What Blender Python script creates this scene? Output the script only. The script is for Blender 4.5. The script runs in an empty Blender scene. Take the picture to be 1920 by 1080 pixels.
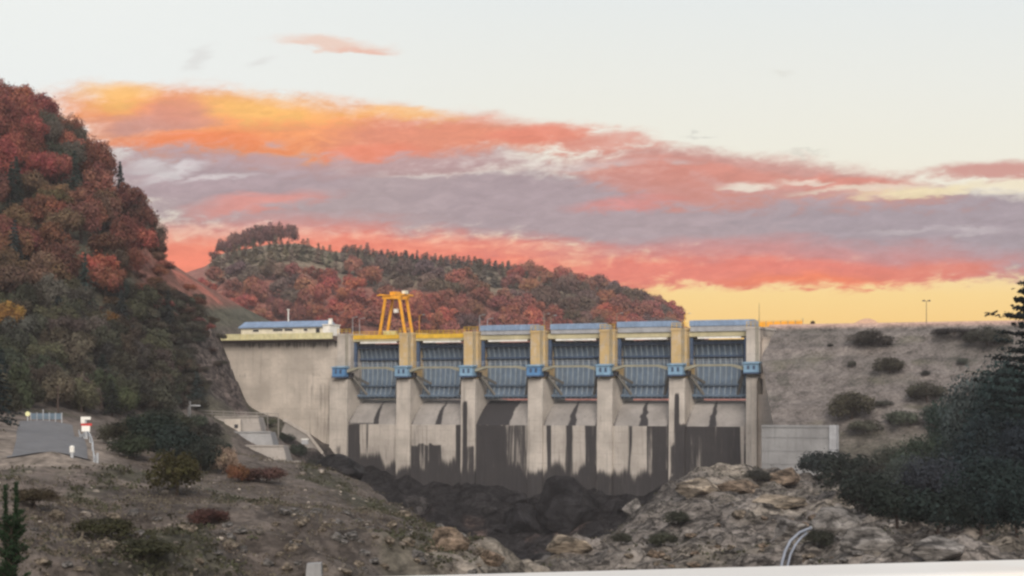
import bpy, math, random
import numpy as np
from mathutils import Vector, Matrix

random.seed(7)
RNG = np.random.default_rng(11)
SC = bpy.context.scene
COL = SC.collection
R = math.radians
K = 0.0003            # tangent per photo pixel (1920 wide), eye at the origin looking along +Y
HX, HY = 960.0, 745.0

def at(px, py, Y):
    """World point seen at photo pixel (px, py) at depth Y."""
    return Vector(((px - HX) * K * Y, Y, (HY - py) * K * Y))

def pix(p):
    return HX + p[0] / (K * p[1]), HY - p[2] / (K * p[1])

def lin(*c):
    """sRGB 0-255 -> linear rgba."""
    o = []
    for v in c:
        v = v / 255.0
        o.append(v / 12.92 if v <= 0.04045 else ((v + 0.055) / 1.055) ** 2.4)
    return (o[0], o[1], o[2], 1.0)

# ------------------------------------------------------------------ noise
def _hash(ix, iy, iz, seed):
    h = (ix * 374761393 + iy * 668265263 + iz * 2147483647 + seed * 1274126177) & 0xFFFFFFFF
    h = ((h ^ (h >> 13)) * 1274126177) & 0xFFFFFFFF
    h = h ^ (h >> 16)
    return (h & 0xFFFFFF) / float(0xFFFFFF)

def vnoise(x, y, z=0.0, seed=0):
    x = np.asarray(x, dtype=np.float64); y = np.asarray(y, dtype=np.float64)
    z = np.zeros_like(x) + z
    ix = np.floor(x).astype(np.int64); iy = np.floor(y).astype(np.int64); iz = np.floor(z).astype(np.int64)
    fx, fy, fz = x - ix, y - iy, z - iz
    fx = fx * fx * (3 - 2 * fx); fy = fy * fy * (3 - 2 * fy); fz = fz * fz * (3 - 2 * fz)
    r = 0
    for dz in (0, 1):
        wz = fz if dz else 1 - fz
        for dy in (0, 1):
            wy = fy if dy else 1 - fy
            for dx in (0, 1):
                wx = fx if dx else 1 - fx
                r = r + wx * wy * wz * _hash(ix + dx, iy + dy, iz + dz, seed)
    return r * 2 - 1

def fbm(x, y, z=0.0, octaves=4, seed=0, ridged=False):
    a, s, r = 1.0, 1.0, 0
    for o in range(octaves):
        n = vnoise(x * s, y * s, z * s, seed + o * 17)
        if ridged:
            n = 1 - 2 * np.abs(n)
        r = r + a * n
        a *= 0.5; s *= 2.03
    return r / 2.0

def smooth(a, b, x):
    t = np.clip((x - a) / (b - a), 0, 1)
    return t * t * (3 - 2 * t)

# ------------------------------------------------------------------ mesh builder
class MB:
    def __init__(self):
        self.v, self.f, self.mi = [], [], []
        self.cur = 0
    def add(self, verts, faces):
        b = len(self.v)
        self.v += [tuple(p) for p in verts]
        self.f += [tuple(b + i for i in q) for q in faces]
        self.mi += [self.cur] * len(faces)
        return self
    def hexa(self, p):
        """8 points: bottom ring 0-3, top ring 4-7."""
        return self.add(p, [(3, 2, 1, 0), (4, 5, 6, 7), (0, 1, 5, 4), (1, 2, 6, 5), (2, 3, 7, 6), (3, 0, 4, 7)])
    def box(self, T, x0, x1, y0, y1, z0, z1):
        return self.hexa([T(x0, y0, z0), T(x1, y0, z0), T(x1, y1, z0), T(x0, y1, z0),
                          T(x0, y0, z1), T(x1, y0, z1), T(x1, y1, z1), T(x0, y1, z1)])
    def prism(self, T, axis_pts, x0, x1):
        """polygon of (y,z) extruded in x."""
        n = len(axis_pts)
        v = [T(x0, y, z) for y, z in axis_pts] + [T(x1, y, z) for y, z in axis_pts]
        f = [tuple(range(n))[::-1], tuple(range(n, 2 * n))]
        f += [(i, (i + 1) % n, n + (i + 1) % n, n + i) for i in range(n)]
        return self.add(v, f)
    def prism_y(self, T, pts, y0, y1):
        """polygon of (x,z) extruded in y."""
        n = len(pts)
        v = [T(x, y0, z) for x, z in pts] + [T(x, y1, z) for x, z in pts]
        f = [tuple(range(n)), tuple(range(n, 2 * n))[::-1]]
        f += [(i, n + i, n + (i + 1) % n, (i + 1) % n) for i in range(n)]
        return self.add(v, f)
    def beam(self, a, b, w, h=None):
        h = h or w
        a, b = Vector(a), Vector(b)
        d = (b - a).normalized()
        s = d.cross(Vector((0, 0, 1)))
        if s.length < 1e-3:
            s = Vector((1, 0, 0))
        s.normalize(); u = s.cross(d).normalized()
        s *= w / 2; u *= h / 2
        return self.hexa([a - s - u, a + s - u, b + s - u, b - s - u, a - s + u, a + s + u, b + s + u, b - s + u])
    def tube(self, pts, radii, n=8, cap=True):
        pts = [Vector(p) for p in pts]
        if not hasattr(radii, '__len__'):
            radii = [radii] * len(pts)
        rings = []
        ref = Vector((0.31, 0.95, 0.05))
        for i, p in enumerate(pts):
            d = (pts[min(i + 1, len(pts) - 1)] - pts[max(i - 1, 0)]).normalized()
            s = d.cross(ref)
            if s.length < 1e-3:
                s = d.cross(Vector((1, 0, 0)))
            s.normalize(); u = s.cross(d)
            rings.append([p + (s * math.cos(t) + u * math.sin(t)) * radii[i] for t in [2 * math.pi * k / n for k in range(n)]])
        v = [q for r in rings for q in r]
        f = []
        for i in range(len(pts) - 1):
            for k in range(n):
                a, b = i * n + k, i * n + (k + 1) % n
                f.append((a, b, b + n, a + n))
        if cap:
            f.append(tuple(range(n))[::-1]); f.append(tuple((len(pts) - 1) * n + k for k in range(n)))
        return self.add(v, f)
    def grid(self, fn, nu, nv):
        v = [fn(i / nu, j / nv) for j in range(nv + 1) for i in range(nu + 1)]
        f = [(j * (nu + 1) + i, j * (nu + 1) + i + 1, (j + 1) * (nu + 1) + i + 1, (j + 1) * (nu + 1) + i)
             for j in range(nv) for i in range(nu)]
        return self.add(v, f)
    def mesh(self, name, mats, inv=None, smooth_=False):
        me = bpy.data.meshes.new(name)
        vs = [inv @ Vector(p) for p in self.v] if inv is not None else self.v
        me.from_pydata([tuple(p) for p in vs], [], self.f)
        for m in (mats if isinstance(mats, (list, tuple)) else [mats]):
            me.materials.append(m)
        if any(self.mi):
            me.polygons.foreach_set('material_index', self.mi)
        if smooth_:
            me.polygons.foreach_set('use_smooth', [True] * len(self.f))
        me.update()
        return me
    def build(self, name, mats, parent=None, smooth_=False, loc=None):
        if parent is not None:
            inv = world_of(parent).inverted()
        elif loc is not None:
            inv = Matrix.Translation(-Vector(loc))
        else:
            inv = None
        o = bpy.data.objects.new(name, self.mesh(name, mats, inv, smooth_))
        COL.objects.link(o)
        if parent is not None:
            o.parent = parent
        elif loc is not None:
            o.location = loc
        return o

def world_of(o):
    m = o.matrix_basis.copy()
    while o.parent is not None:
        o = o.parent
        m = o.matrix_basis @ m
    return m

def tag(o, label=None, cat=None, group=None, kind=None):
    if label: o['label'] = label
    if cat: o['category'] = cat
    if group: o['group'] = group
    if kind: o['kind'] = kind
    return o

def empty(name, loc, rz=0.0, label=None, cat=None, group=None):
    o = bpy.data.objects.new(name, None)
    COL.objects.link(o)
    o.location = loc; o.rotation_euler = (0, 0, rz); o.empty_display_size = 0.5
    return tag(o, label, cat, group)

# ------------------------------------------------------------------ materials
class NT:
    def __init__(self, tree):
        self.t = tree; self.n = tree.nodes; self.l = tree.links
    def node(self, typ, **kw):
        nd = self.n.new(typ)
        for k, v in kw.items():
            setattr(nd, k, v)
        return nd
    def inp(self, sock, val):
        if isinstance(val, bpy.types.NodeSocket):
            self.l.new(val, sock)
        else:
            sock.default_value = val
    def math(self, op, a, b=0.0, c=0.0, clamp=False):
        nd = self.node('ShaderNodeMath', operation=op, use_clamp=clamp)
        self.inp(nd.inputs[0], a); self.inp(nd.inputs[1], b); self.inp(nd.inputs[2], c)
        return nd.outputs[0]
    def mix(self, fac, a, b, blend='MIX'):
        nd = self.node('ShaderNodeMix', data_type='RGBA', blend_type=blend)
        self.inp(nd.inputs['Factor'], fac)
        self.inp(nd.inputs[6], a); self.inp(nd.inputs[7], b)
        return nd.outputs[2]
    def rng(self, v, a, b, c=0.0, d=1.0, smooth_=True):
        nd = self.node('ShaderNodeMapRange', interpolation_type='SMOOTHSTEP' if smooth_ else 'LINEAR')
        for i, x in enumerate((v, a, b, c, d)):
            self.inp(nd.inputs[i], x)
        return nd.outputs[0]
    def noise(self, vec, scale, detail=4, rough=0.55, dist=0.0):
        nd = self.node('ShaderNodeTexNoise')
        self.l.new(vec, nd.inputs['Vector'])
        nd.inputs['Scale'].default_value = scale
        nd.inputs['Detail'].default_value = detail
        nd.inputs['Roughness'].default_value = rough
        nd.inputs['Distortion'].default_value = dist
        return nd.outputs['Fac']
    def vmul(self, vec, s):
        nd = self.node('ShaderNodeVectorMath', operation='MULTIPLY')
        self.inp(nd.inputs[0], vec); nd.inputs[1].default_value = s
        return nd.outputs[0]

def new_mat(name):
    m = bpy.data.materials.new(name)
    m.use_nodes = True
    nt = NT(m.node_tree)
    bsdf = m.node_tree.nodes['Principled BSDF']
    bsdf.inputs['Roughness'].default_value = 0.85
    bsdf.inputs['Specular IOR Level'].default_value = 0.25
    return m, nt, bsdf

def mul3(c, f):
    return (c[0] * f, c[1] * f, c[2] * f, 1.0)

def concrete(name, base, streak=0.5, stain_shade_col=(0.017, 0.016, 0.018, 1), lines=True, lichen=None, lich_amt=0.0):
    m, nt, b = new_mat(name)
    tc = nt.node('ShaderNodeTexCoord').outputs['Object']
    big = nt.noise(tc, 0.16, 4)
    fine = nt.noise(tc, 1.7, 5, 0.65)
    st = nt.noise(nt.vmul(tc, (1.3, 1.3, 0.07)), 1.0, 4, 0.6)
    c = nt.mix(nt.rng(big, 0.3, 0.7), mul3(base, 0.74), mul3(base, 1.12))
    c = nt.mix(nt.math('MULTIPLY', nt.rng(st, 0.5, 0.78), streak), c, mul3(base, 0.5))
    c = nt.mix(nt.math('MULTIPLY', nt.rng(fine, 0.4, 0.75), 0.35), c, mul3(base, 0.68))
    if lichen:
        ln = nt.noise(nt.vmul(tc, (1.0, 1.0, 0.5)), 0.9, 5, 0.7)
        c = nt.mix(nt.math('MULTIPLY', nt.rng(ln, 0.3, 0.56), lich_amt), c, lichen)
    if lines:
        sep = nt.node('ShaderNodeSeparateXYZ'); nt.l.new(tc, sep.inputs[0])
        fr = nt.math('FRACT', nt.math('MULTIPLY', nt.math('ADD', sep.outputs[2], 40.0), 1 / 2.4))
        ln = nt.rng(nt.math('ABSOLUTE', nt.math('SUBTRACT', fr, 0.5)), 0.0, 0.035, 1.0, 0.0)
        ln = nt.math('MULTIPLY', ln, nt.rng(nt.noise(tc, 0.35, 2), 0.4, 0.6))
        c = nt.mix(nt.math('MULTIPLY', ln, 0.6), c, mul3(base, 0.45))
    at_ = nt.node('ShaderNodeAttribute', attribute_name='stain_shade').outputs['Fac']
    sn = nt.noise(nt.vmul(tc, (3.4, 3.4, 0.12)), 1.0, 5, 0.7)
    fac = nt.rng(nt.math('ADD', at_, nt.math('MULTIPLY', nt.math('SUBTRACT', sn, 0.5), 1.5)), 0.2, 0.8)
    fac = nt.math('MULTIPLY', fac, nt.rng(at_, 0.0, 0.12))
    stain_shade_col = nt.mix(nt.rng(sn, 0.45, 0.8), stain_shade_col, mul3(stain_shade_col, 2.2))
    c = nt.mix(nt.math('MULTIPLY', fac, 0.95), c, stain_shade_col)
    nt.l.new(c, b.inputs['Base Color'])
    bp = nt.node('ShaderNodeBump'); bp.inputs['Strength'].default_value = 0.35; bp.inputs['Distance'].default_value = 0.2
    nt.l.new(fine, bp.inputs['Height']); nt.l.new(bp.outputs[0], b.inputs['Normal'])
    return m

def paint(name, base, rough=0.6, wear=0.35, wear_col=None, metal=0.0):
    m, nt, b = new_mat(name)
    tc = nt.node('ShaderNodeTexCoord').outputs['Object']
    n = nt.noise(tc, 0.8, 4, 0.6)
    s = nt.noise(nt.vmul(tc, (2.0, 2.0, 0.2)), 1.0, 4, 0.6)
    c = nt.mix(nt.rng(n, 0.3, 0.7), mul3(base, 0.85), mul3(base, 1.12))
    c = nt.mix(nt.math('MULTIPLY', nt.rng(s, 0.5, 0.75), wear), c, wear_col or mul3(base, 0.5))
    nt.l.new(c, b.inputs['Base Color'])
    b.inputs['Roughness'].default_value = rough
    b.inputs['Metallic'].default_value = metal
    return m

def foliage_mat(name):
    """Leaf colour is the object's own colour, broken up by noise from leaf to leaf."""
    m, nt, b = new_mat(name)
    oi = nt.node('ShaderNodeObjectInfo')
    tc = nt.node('ShaderNodeTexCoord').outputs['Object']
    n = nt.noise(tc, 0.55, 3, 0.6)
    n2 = nt.noise(tc, 2.6, 3, 0.6)
    at_ = nt.node('ShaderNodeAttribute', attribute_name='leaf').outputs['Fac']
    base = oi.outputs['Color']
    v = nt.math('ADD', nt.rng(n, 0.3, 0.7, 0.72, 1.2), nt.math('MULTIPLY', nt.math('SUBTRACT', at_, 0.5), 0.55))
    v = nt.math('ADD', v, nt.rng(n2, 0.3, 0.7, -0.12, 0.12))
    v = nt.math('MULTIPLY', v, nt.rng(oi.outputs['Random'], 0, 1, 0.8, 1.2, False))
    comb = nt.node('ShaderNodeCombineXYZ')
    for i in range(3):
        nt.l.new(v, comb.inputs[i])
    c = nt.mix(1.0, base, comb.outputs[0], 'MULTIPLY')
    hs = nt.node('ShaderNodeHueSaturation')
    nt.l.new(c, hs.inputs['Color'])
    nt.l.new(nt.rng(at_, 0, 1, 0.475, 0.525, False), hs.inputs['Hue'])
    nt.l.new(hs.outputs[0], b.inputs['Base Color'])
    tl = nt.node('ShaderNodeBsdfTranslucent'); nt.l.new(hs.outputs[0], tl.inputs['Color'])
    ms_ = nt.node('ShaderNodeMixShader'); ms_.inputs[0].default_value = 0.35
    nt.l.new(b.outputs[0], ms_.inputs[1]); nt.l.new(tl.outputs[0], ms_.inputs[2])
    nt.l.new(ms_.outputs[0], m.node_tree.nodes['Material Output'].inputs['Surface'])
    b.inputs['Roughness'].default_value = 0.9
    b.inputs['Specular IOR Level'].default_value = 0.1
    return m

def ground_mat(name, detail=1.0):
    m, nt, b = new_mat(name)
    tc = nt.node('ShaderNodeTexCoord').outputs['Object']
    col = nt.node('ShaderNodeAttribute', attribute_name='Col').outputs['Color']
    rk = nt.node('ShaderNodeAttribute', attribute_name='rock').outputs['Fac']
    n1 = nt.noise(tc, 0.22 * detail, 5, 0.6)
    n2 = nt.noise(tc, 1.1 * detail, 5, 0.7)
    n3 = nt.noise(nt.vmul(tc, (1, 1, 2.2)), 0.5 * detail, 6, 0.75, 0.6)
    v = nt.math('ADD', nt.rng(n1, 0.3, 0.7, 0.62, 1.2), nt.rng(n2, 0.32, 0.68, -0.32, 0.42))
    crack = nt.math('MULTIPLY', nt.rng(n3, 0.4, 0.52, 0.75, 0.0), rk)
    v = nt.math('MULTIPLY', v, nt.math('SUBTRACT', 1.0, crack))
    vo = nt.node('ShaderNodeTexVoronoi', feature='DISTANCE_TO_EDGE'); vo.inputs['Scale'].default_value = 0.24 * detail
    wv = nt.node('ShaderNodeVectorMath', operation='MULTIPLY_ADD'); nzc = nt.node('ShaderNodeTexNoise'); nzc.inputs['Scale'].default_value = 0.8; nt.l.new(tc, nzc.inputs['Vector'])
    nt.l.new(nzc.outputs['Color'], wv.inputs[0]); wv.inputs[1].default_value = (1.8, 1.8, 1.8); nt.l.new(tc, wv.inputs[2])
    nt.l.new(nt.vmul(wv.outputs[0], (1, 1, 1.7)), vo.inputs['Vector'])
    vc = nt.node('ShaderNodeTexVoronoi'); vc.inputs['Scale'].default_value = 0.24 * detail; nt.l.new(nt.vmul(wv.outputs[0], (1, 1, 1.7)), vc.inputs['Vector'])
    vsep = nt.node('ShaderNodeSeparateColor'); nt.l.new(vc.outputs['Color'], vsep.inputs[0])
    v = nt.math('MULTIPLY', v, nt.math('SUBTRACT', 1.0, nt.math('MULTIPLY', nt.rng(vo.outputs['Distance'], 0.0, 0.07, 0.6, 0.0), rk)))
    v = nt.math('MULTIPLY', v, nt.math('ADD', 1.0, nt.math('MULTIPLY', nt.math('SUBTRACT', vsep.outputs[0], 0.5), nt.math('MULTIPLY', rk, 0.5))))
    pale = nt.math('MULTIPLY', nt.rng(n3, 0.55, 0.7), nt.math('ADD', nt.math('MULTIPLY', rk, 0.6), 0.12))
    v = nt.math('ADD', v, pale)
    comb = nt.node('ShaderNodeCombineXYZ')
    for i in range(3):
        nt.l.new(v, comb.inputs[i])
    c = nt.mix(1.0, col, comb.outputs[0], 'MULTIPLY')
    nt.l.new(c, b.inputs['Base Color'])
    b.inputs['Roughness'].default_value = 0.95
    b.inputs['Specular IOR Level'].default_value = 0.1
    bp = nt.node('ShaderNodeBump'); bp.inputs['Strength'].default_value = 0.8; bp.inputs['Distance'].default_value = 0.6
    nt.l.new(n3, bp.inputs['Height']); nt.l.new(bp.outputs[0], b.inputs['Normal'])
    return m

M = {}
M['concrete'] = concrete('weathered_concrete', (0.51, 0.450, 0.385, 1), 0.45)
M['pier'] = concrete('pier_concrete', (0.48, 0.43, 0.375, 1), 0.75)
M['pier_top'] = concrete('lichen_concrete', (0.51, 0.43, 0.33, 1), 0.6, lichen=(0.50, 0.31, 0.07, 1), lich_amt=0.62)
M['chute'] = concrete('chute_concrete', (0.285, 0.262, 0.24, 1), 0.6, lines=False)
M['spill'] = concrete('spillway_concrete', (0.43, 0.385, 0.338, 1), 0.8)
M['grey_concrete'] = concrete('grey_concrete', (0.27, 0.265, 0.26, 1), 0.4)
M['old_concrete'] = concrete('old_concrete', (0.30, 0.27, 0.24, 1), 0.5)
M['side_concrete'] = concrete('mottled_concrete', (0.46, 0.39, 0.33, 1), 0.6)
M['deck'] = concrete('deck_concrete', (0.50, 0.44, 0.27, 1), 0.45, lines=False)
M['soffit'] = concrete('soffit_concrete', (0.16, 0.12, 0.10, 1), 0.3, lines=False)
M['gate_blue'] = paint('gate_blue_paint', (0.115, 0.160, 0.215, 1), 0.55, 0.6, (0.13, 0.14, 0.14, 1))
M['gate_rib'] = paint('gate_rib_paint', (0.25, 0.30, 0.345, 1), 0.55, 0.4)
M['dark_blue'] = paint('dark_blue_paint', (0.05, 0.08, 0.135, 1), 0.6, 0.3)
M['arm'] = paint('gate_arm_paint', (0.17, 0.16, 0.14, 1), 0.7, 0.4)
M['cabin_blue'] = paint('cabin_blue_paint', (0.09, 0.215, 0.40, 1), 0.5, 0.3)
M['cabin_pale'] = paint('cabin_pale_paint', (0.20, 0.33, 0.45, 1), 0.5, 0.3)
M['roof_blue'] = paint('roof_blue_sheet', (0.20, 0.275, 0.39, 1), 0.5, 0.25)
M['cover_grey'] = paint('cover_grey_paint', (0.33, 0.33, 0.335, 1), 0.6, 0.3)
M['white'] = paint('white_paint', (0.78, 0.75, 0.68, 1), 0.55, 0.2)
M['cream'] = paint('cream_paint', (0.74, 0.68, 0.52, 1), 0.7, 0.25)
M['yellow'] = paint('yellow_paint', (0.66, 0.40, 0.035, 1), 0.55, 0.35)
M['orange'] = paint('orange_paint', (0.80, 0.36, 0.03, 1), 0.5, 0.25)
M['walk'] = paint('walkway_paint', (0.27, 0.255, 0.19, 1), 0.7, 0.4)
M['dark'] = paint('dark_metal', (0.03, 0.03, 0.035, 1), 0.6, 0.2)
M['glass'] = paint('dark_glass', (0.02, 0.025, 0.03, 1), 0.15, 0.1)
M['galv'] = paint('galvanised_steel', (0.42, 0.43, 0.44, 1), 0.45, 0.3, metal=0.2)
M['red'] = paint('red_paint', (0.45, 0.04, 0.035, 1), 0.5, 0.2)
M['pale_yellow'] = paint('pale_yellow_paint', (0.70, 0.68, 0.36, 1), 0.6, 0.2)
M['barrier_blue'] = paint('barrier_blue_paint', (0.12, 0.165, 0.205, 1), 0.6, 0.4)
M['bark'] = paint('bark', (0.07, 0.05, 0.04, 1), 0.95, 0.5)
M['leaf'] = foliage_mat('leaves')
M['ground'] = ground_mat('ground_cover')
M['bank'] = ground_mat('embankment_rockfill', 1.6)
M['rubble'] = ground_mat('rubble_rock', 2.0)
M['asphalt'] = paint('old_asphalt', (0.120, 0.120, 0.124, 1), 0.9, 0.6, (0.17, 0.15, 0.13, 1))
M['line_white'] = paint('road_line', (0.6, 0.58, 0.55, 1), 0.8, 0.4)
M['steel_pipe'] = paint('pipe_paint', (0.22, 0.24, 0.28, 1), 0.4, 0.3)
M['mountain'] = paint('snow_mountain_glow', (0.50, 0.30, 0.19, 1), 0.9, 0.3)  # evening glow on the snow is put into this base colour

# ------------------------------------------------------------------ camera
cam = bpy.data.cameras.new('camera')
cam.sensor_width = 36.0
cam.lens = 36.0 / (1920 * K)
cam.shift_y = (HY - 540) / 1920.0
cam.clip_start = 0.1; cam.clip_end = 40000
camo = bpy.data.objects.new('camera', cam)
camo.rotation_euler = (R(90), 0, 0)
COL.objects.link(camo)
SC.camera = camo

# ------------------------------------------------------------------ dam frame
P1 = Vector((-40.4, 421.0, 0)); DU = Vector((0.9087, -0.4167, 0)); DN = Vector((-0.4167, -0.9087, 0))
DAMZ = -24.0
def D(u, w, z):
    """u along the dam (left to right), w upstream, z above the eye."""
    p = P1 + DU * u - DN * w
    return Vector((p.x, p.y, z))
def u_of(px):
    k = (px - HX) * K
    return (421 * k + 40.4) / (0.9087 + 0.4167 * k)
def z_of(px, py):
    return (HY - py) * K * (421 - 0.4167 * u_of(px))

# ------------------------------------------------------------------ terrain
CP = []
def S(px, py, Y): CP.append(tuple(at(px, py, Y)))
def W(x, y, z): CP.append((x, y, z))
# left bank plateau and road
for a in [(0,1080,80),(0,960,105),(0,880,135),(-300,1000,80),(-300,850,150),(95,845,138),(92,815,175),(85,789,222),(85,780,240),(-30,800,220),(15,800,205),
          (300,1080,85),(300,960,120),(300,885,165),(250,850,205),(180,845,165),(250,820,240),
          (500,1085,95),(500,960,150),(480,912,205),(560,910,215),
          (700,1085,100),(700,1000,135),(690,940,170),(620,905,205),
          (850,1085,108),(850,1015,125),(780,985,140),(760,955,172),(720,925,185),(690,905,198),(800,985,160),(840,997,150),(885,1006,140),(920,1032,128),(955,1058,118),(640,890,225)]: S(*a)
# gorge side and floor
for px, z, Y in [(975,-23,98),(1020,-26,120),(990,-27,140),(950,-24,150),(900,-25,180),(850,-25,205),(790,-24,235),(720,-21,270),(690,-18,300),
                 (950,-31,250),(950,-33,300),(1050,-29,215),(1000,-26,170),(860,-32,330),(760,-27,330),(940,-34,360),(1080,-33,350),(850,-32,365),(1150,-30,320),(1160,-28,360)]:
    W((px-HX)*K*Y, Y, z)
for a in [(640,872,416),(700,905,405),(900,925,402),(1100,930,393),(1250,915,386),(1390,895,380),
          (760,965,393),(850,1010,388),(950,1040,382),(1080,1030,376),(1180,985,374),(700,935,398),(640,905,395),(610,905,330),(640,930,300)]: S(*a)
# right bank
for a in [(1080,1000,165),(1010,1075,150),(1150,1030,160),(1250,985,205),(1320,990,195),(1205,965,232),(1195,1015,212),(1250,920,246),(1310,897,252),(1385,908,256),(1450,905,268),(1230,1000,290),(1300,960,300),(1400,930,335),(1470,885,345),(1560,880,335),
          (1400,1050,150),(1400,960,226),(1550,1040,150),(1550,935,250),(1700,1030,150),(1900,1020,150),(1700,990,190),
          (1400,1095,120),(1150,1095,130),(1800,1080,120),(1700,900,280),(1900,890,280),(1620,860,330),(1800,830,310),(2100,820,290),
          (2300,950,150),(2400,800,250)]: S(*a)
# left hill
for a in [(0,240,425),(110,275,420),(170,340,415),(260,425,410),(310,500,405),(350,545,405),(400,585,412),
          (0,450,350),(100,470,350),(180,500,350),(250,535,355),(330,590,365),
          (0,620,300),(100,630,300),(200,650,305),(290,670,315),
          (0,725,265),(120,745,275),(230,755,285),(330,770,300),
          (-200,150,430),(-200,450,350),(-250,650,280),(-500,50,450),(-500,500,330),(-500,750,230)]: S(*a)
# rock face beside the abutment wall
for a in [(380,610,385),(415,640,398),(436,700,405),(446,745,408),(380,720,365),(420,760,375),(370,775,345),(300,790,320)]: S(*a)
for a in [(458,772,404),(455,776,392),(468,771,414),(480,775,424),(520,782,420),(560,800,420),(600,842,418),(462,771,425),(449,768,412),(470,779,380),(470,775,434),(490,777,432),(458,772,434),(520,782,432),(480,777,442),(560,800,432),(451,770,424)]: S(*a)
# shelf and slope below the abutment wall
for a in [(460,785,400),(520,800,405),(600,835,412),(560,850,385),(600,890,370),(500,800,350),(400,785,340),(400,900,318),(500,910,318),(580,905,325),(450,860,325)]: S(*a)
# upstream of the dam and out to the horizon
for x, y, z in [(-110,450,30),(-150,520,78),(-84,462,14),(-60,490,-4),(-64,452,-6),(-90,520,30),(-20,470,-8),(60,440,-8),(140,420,-8),(250,380,-8),(0,560,-6),(150,560,-6),(-250,560,80),
                (-500,520,90),(-300,450,80),(450,450,0),(-200,700,40),(0,700,-4),(300,700,-4),(-500,900,30),(0,1000,-4),(500,900,-4),(-900,2000,0),(0,2000,0),(900,2000,0),
                (-100,0,-5),(100,0,-12),(0,0,-21),(-100,-100,-5),(0,-150,-20),(120,-150,-12),(-30,40,-10),(40,60,-16),(0,60,-21),(-60,50,-6),(90,60,-13)]:
    W(x, y, z)
CP = np.array(CP)
_c = CP[:, :2]
_d = np.sqrt(((_c[:, None, :] - _c[None, :, :]) ** 2).sum(-1))
_n = len(_c)
_A = np.zeros((_n + 3, _n + 3))
_A[:_n, :_n] = _d - 0.6 * np.eye(_n) * 0
_A[:_n, _n] = 1; _A[:_n, _n + 1:] = _c; _A[_n, :_n] = 1; _A[_n + 1:, :_n] = _c.T
_w = np.linalg.solve(_A, np.concatenate([CP[:, 2], [0, 0, 0]]))

def zone(x, y, z):
    """(rockiness, gorge wet and shade, hill) masks."""
    px = HX + x / (K * np.maximum(y, 20))
    right = smooth(-4, 8, x - (y - 165) * 0.12) * smooth(345, 325, y) * smooth(60, 110, y)
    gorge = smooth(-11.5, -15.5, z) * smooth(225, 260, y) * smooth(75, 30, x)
    gl = smooth(-10.5, -13, z) * smooth(60, 90, y) * smooth(10, -5, x)
    cliff = smooth(345, 372, y) * smooth(325, 372, px) * smooth(470, 445, px) * smooth(600, 640, HY - z / (K * np.maximum(y, 20)))
    hill = smooth(-3, 6, z) * smooth(230, 270, y) * smooth(-30, -50, x)
    near = smooth(150, 90, y) * smooth(40, 70, y)
    rock = np.clip(np.maximum.reduce([right, gorge, gl, cliff, near * 0.55]), 0, 1)
    return rock, gorge, cliff, hill, right, px

ROAD = [(-36.2, 139.0), (-43.5, 168.0), (-51.0, 195.0), (-59.0, 225.0)]
def road_dist(x, y):
    best = np.full(np.shape(x), 1e9)
    for (ax, ay), (bx, by) in zip(ROAD[:-1], ROAD[1:]):
        t = np.clip(((x - ax) * (bx - ax) + (y - ay) * (by - ay)) / ((bx - ax) ** 2 + (by - ay) ** 2), 0, 1)
        best = np.minimum(best, np.hypot(x - ax - t * (bx - ax), y - ay - t * (by - ay)))
    return best

def height_raw(x, y):
    x = np.asarray(x, dtype=np.float64); y = np.asarray(y, dtype=np.float64)
    sh = x.shape; xf, yf = x.ravel(), y.ravel()
    out = np.empty_like(xf)
    for i in range(0, len(xf), 20000):
        a, b = xf[i:i + 20000], yf[i:i + 20000]
        dd = np.sqrt((a[:, None] - _c[None, :, 0]) ** 2 + (b[:, None] - _c[None, :, 1]) ** 2)
        out[i:i + 20000] = dd @ _w[:_n] + _w[_n] + _w[_n + 1] * a + _w[_n + 2] * b
    return out.reshape(sh)

def height(x, y, full=False):
    z = height_raw(x, y)
    x = np.asarray(x, dtype=np.float64); y = np.asarray(y, dtype=np.float64)
    rock, gorge, cliff, hill, right, px = zone(x, y, z)
    rd = smooth(3.6, 7.0, road_dist(x, y))
    big = fbm(x / 14, y / 14, z / 14, 4, 3)
    ridge = fbm(x / 7, y / 7, z / 9, 5, 21, True)
    small = fbm(x / 2.2, y / 2.2, z / 2.2, 4, 9)
    crag = fbm(x / 9, y / 9, z / 6, 4, 121)
    crag = 0.35 * crag + 0.65 * np.round(crag * 4.5) / 4.5
    dz = crag * 1.9 * rock + big * (0.5 + 1.2 * rock + 1.5 * hill) + (ridge - 0.3) * (0.28 + 2.0 * rock) + small * (0.26 + 0.55 * rock)
    mild = np.where(y > 430, 0.2, 1.0)
    z2 = z + dz * rd * mild
    if full:
        return z2, rock, gorge, cliff, hill, right, px, rd, big, ridge
    return z2

def hz(x, y):
    return float(height(np.array([x]), np.array([y]))[0])

def add_attr(me, name, data, kind='FLOAT'):
    a = me.attributes.new(name, 'FLOAT_COLOR' if kind == 'COL' else 'FLOAT', 'POINT')
    if kind == 'COL':
        a.data.foreach_set('color', np.asarray(data, dtype=np.float32).ravel())
    else:
        a.data.foreach_set('value', np.asarray(data, dtype=np.float32).ravel())

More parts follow.
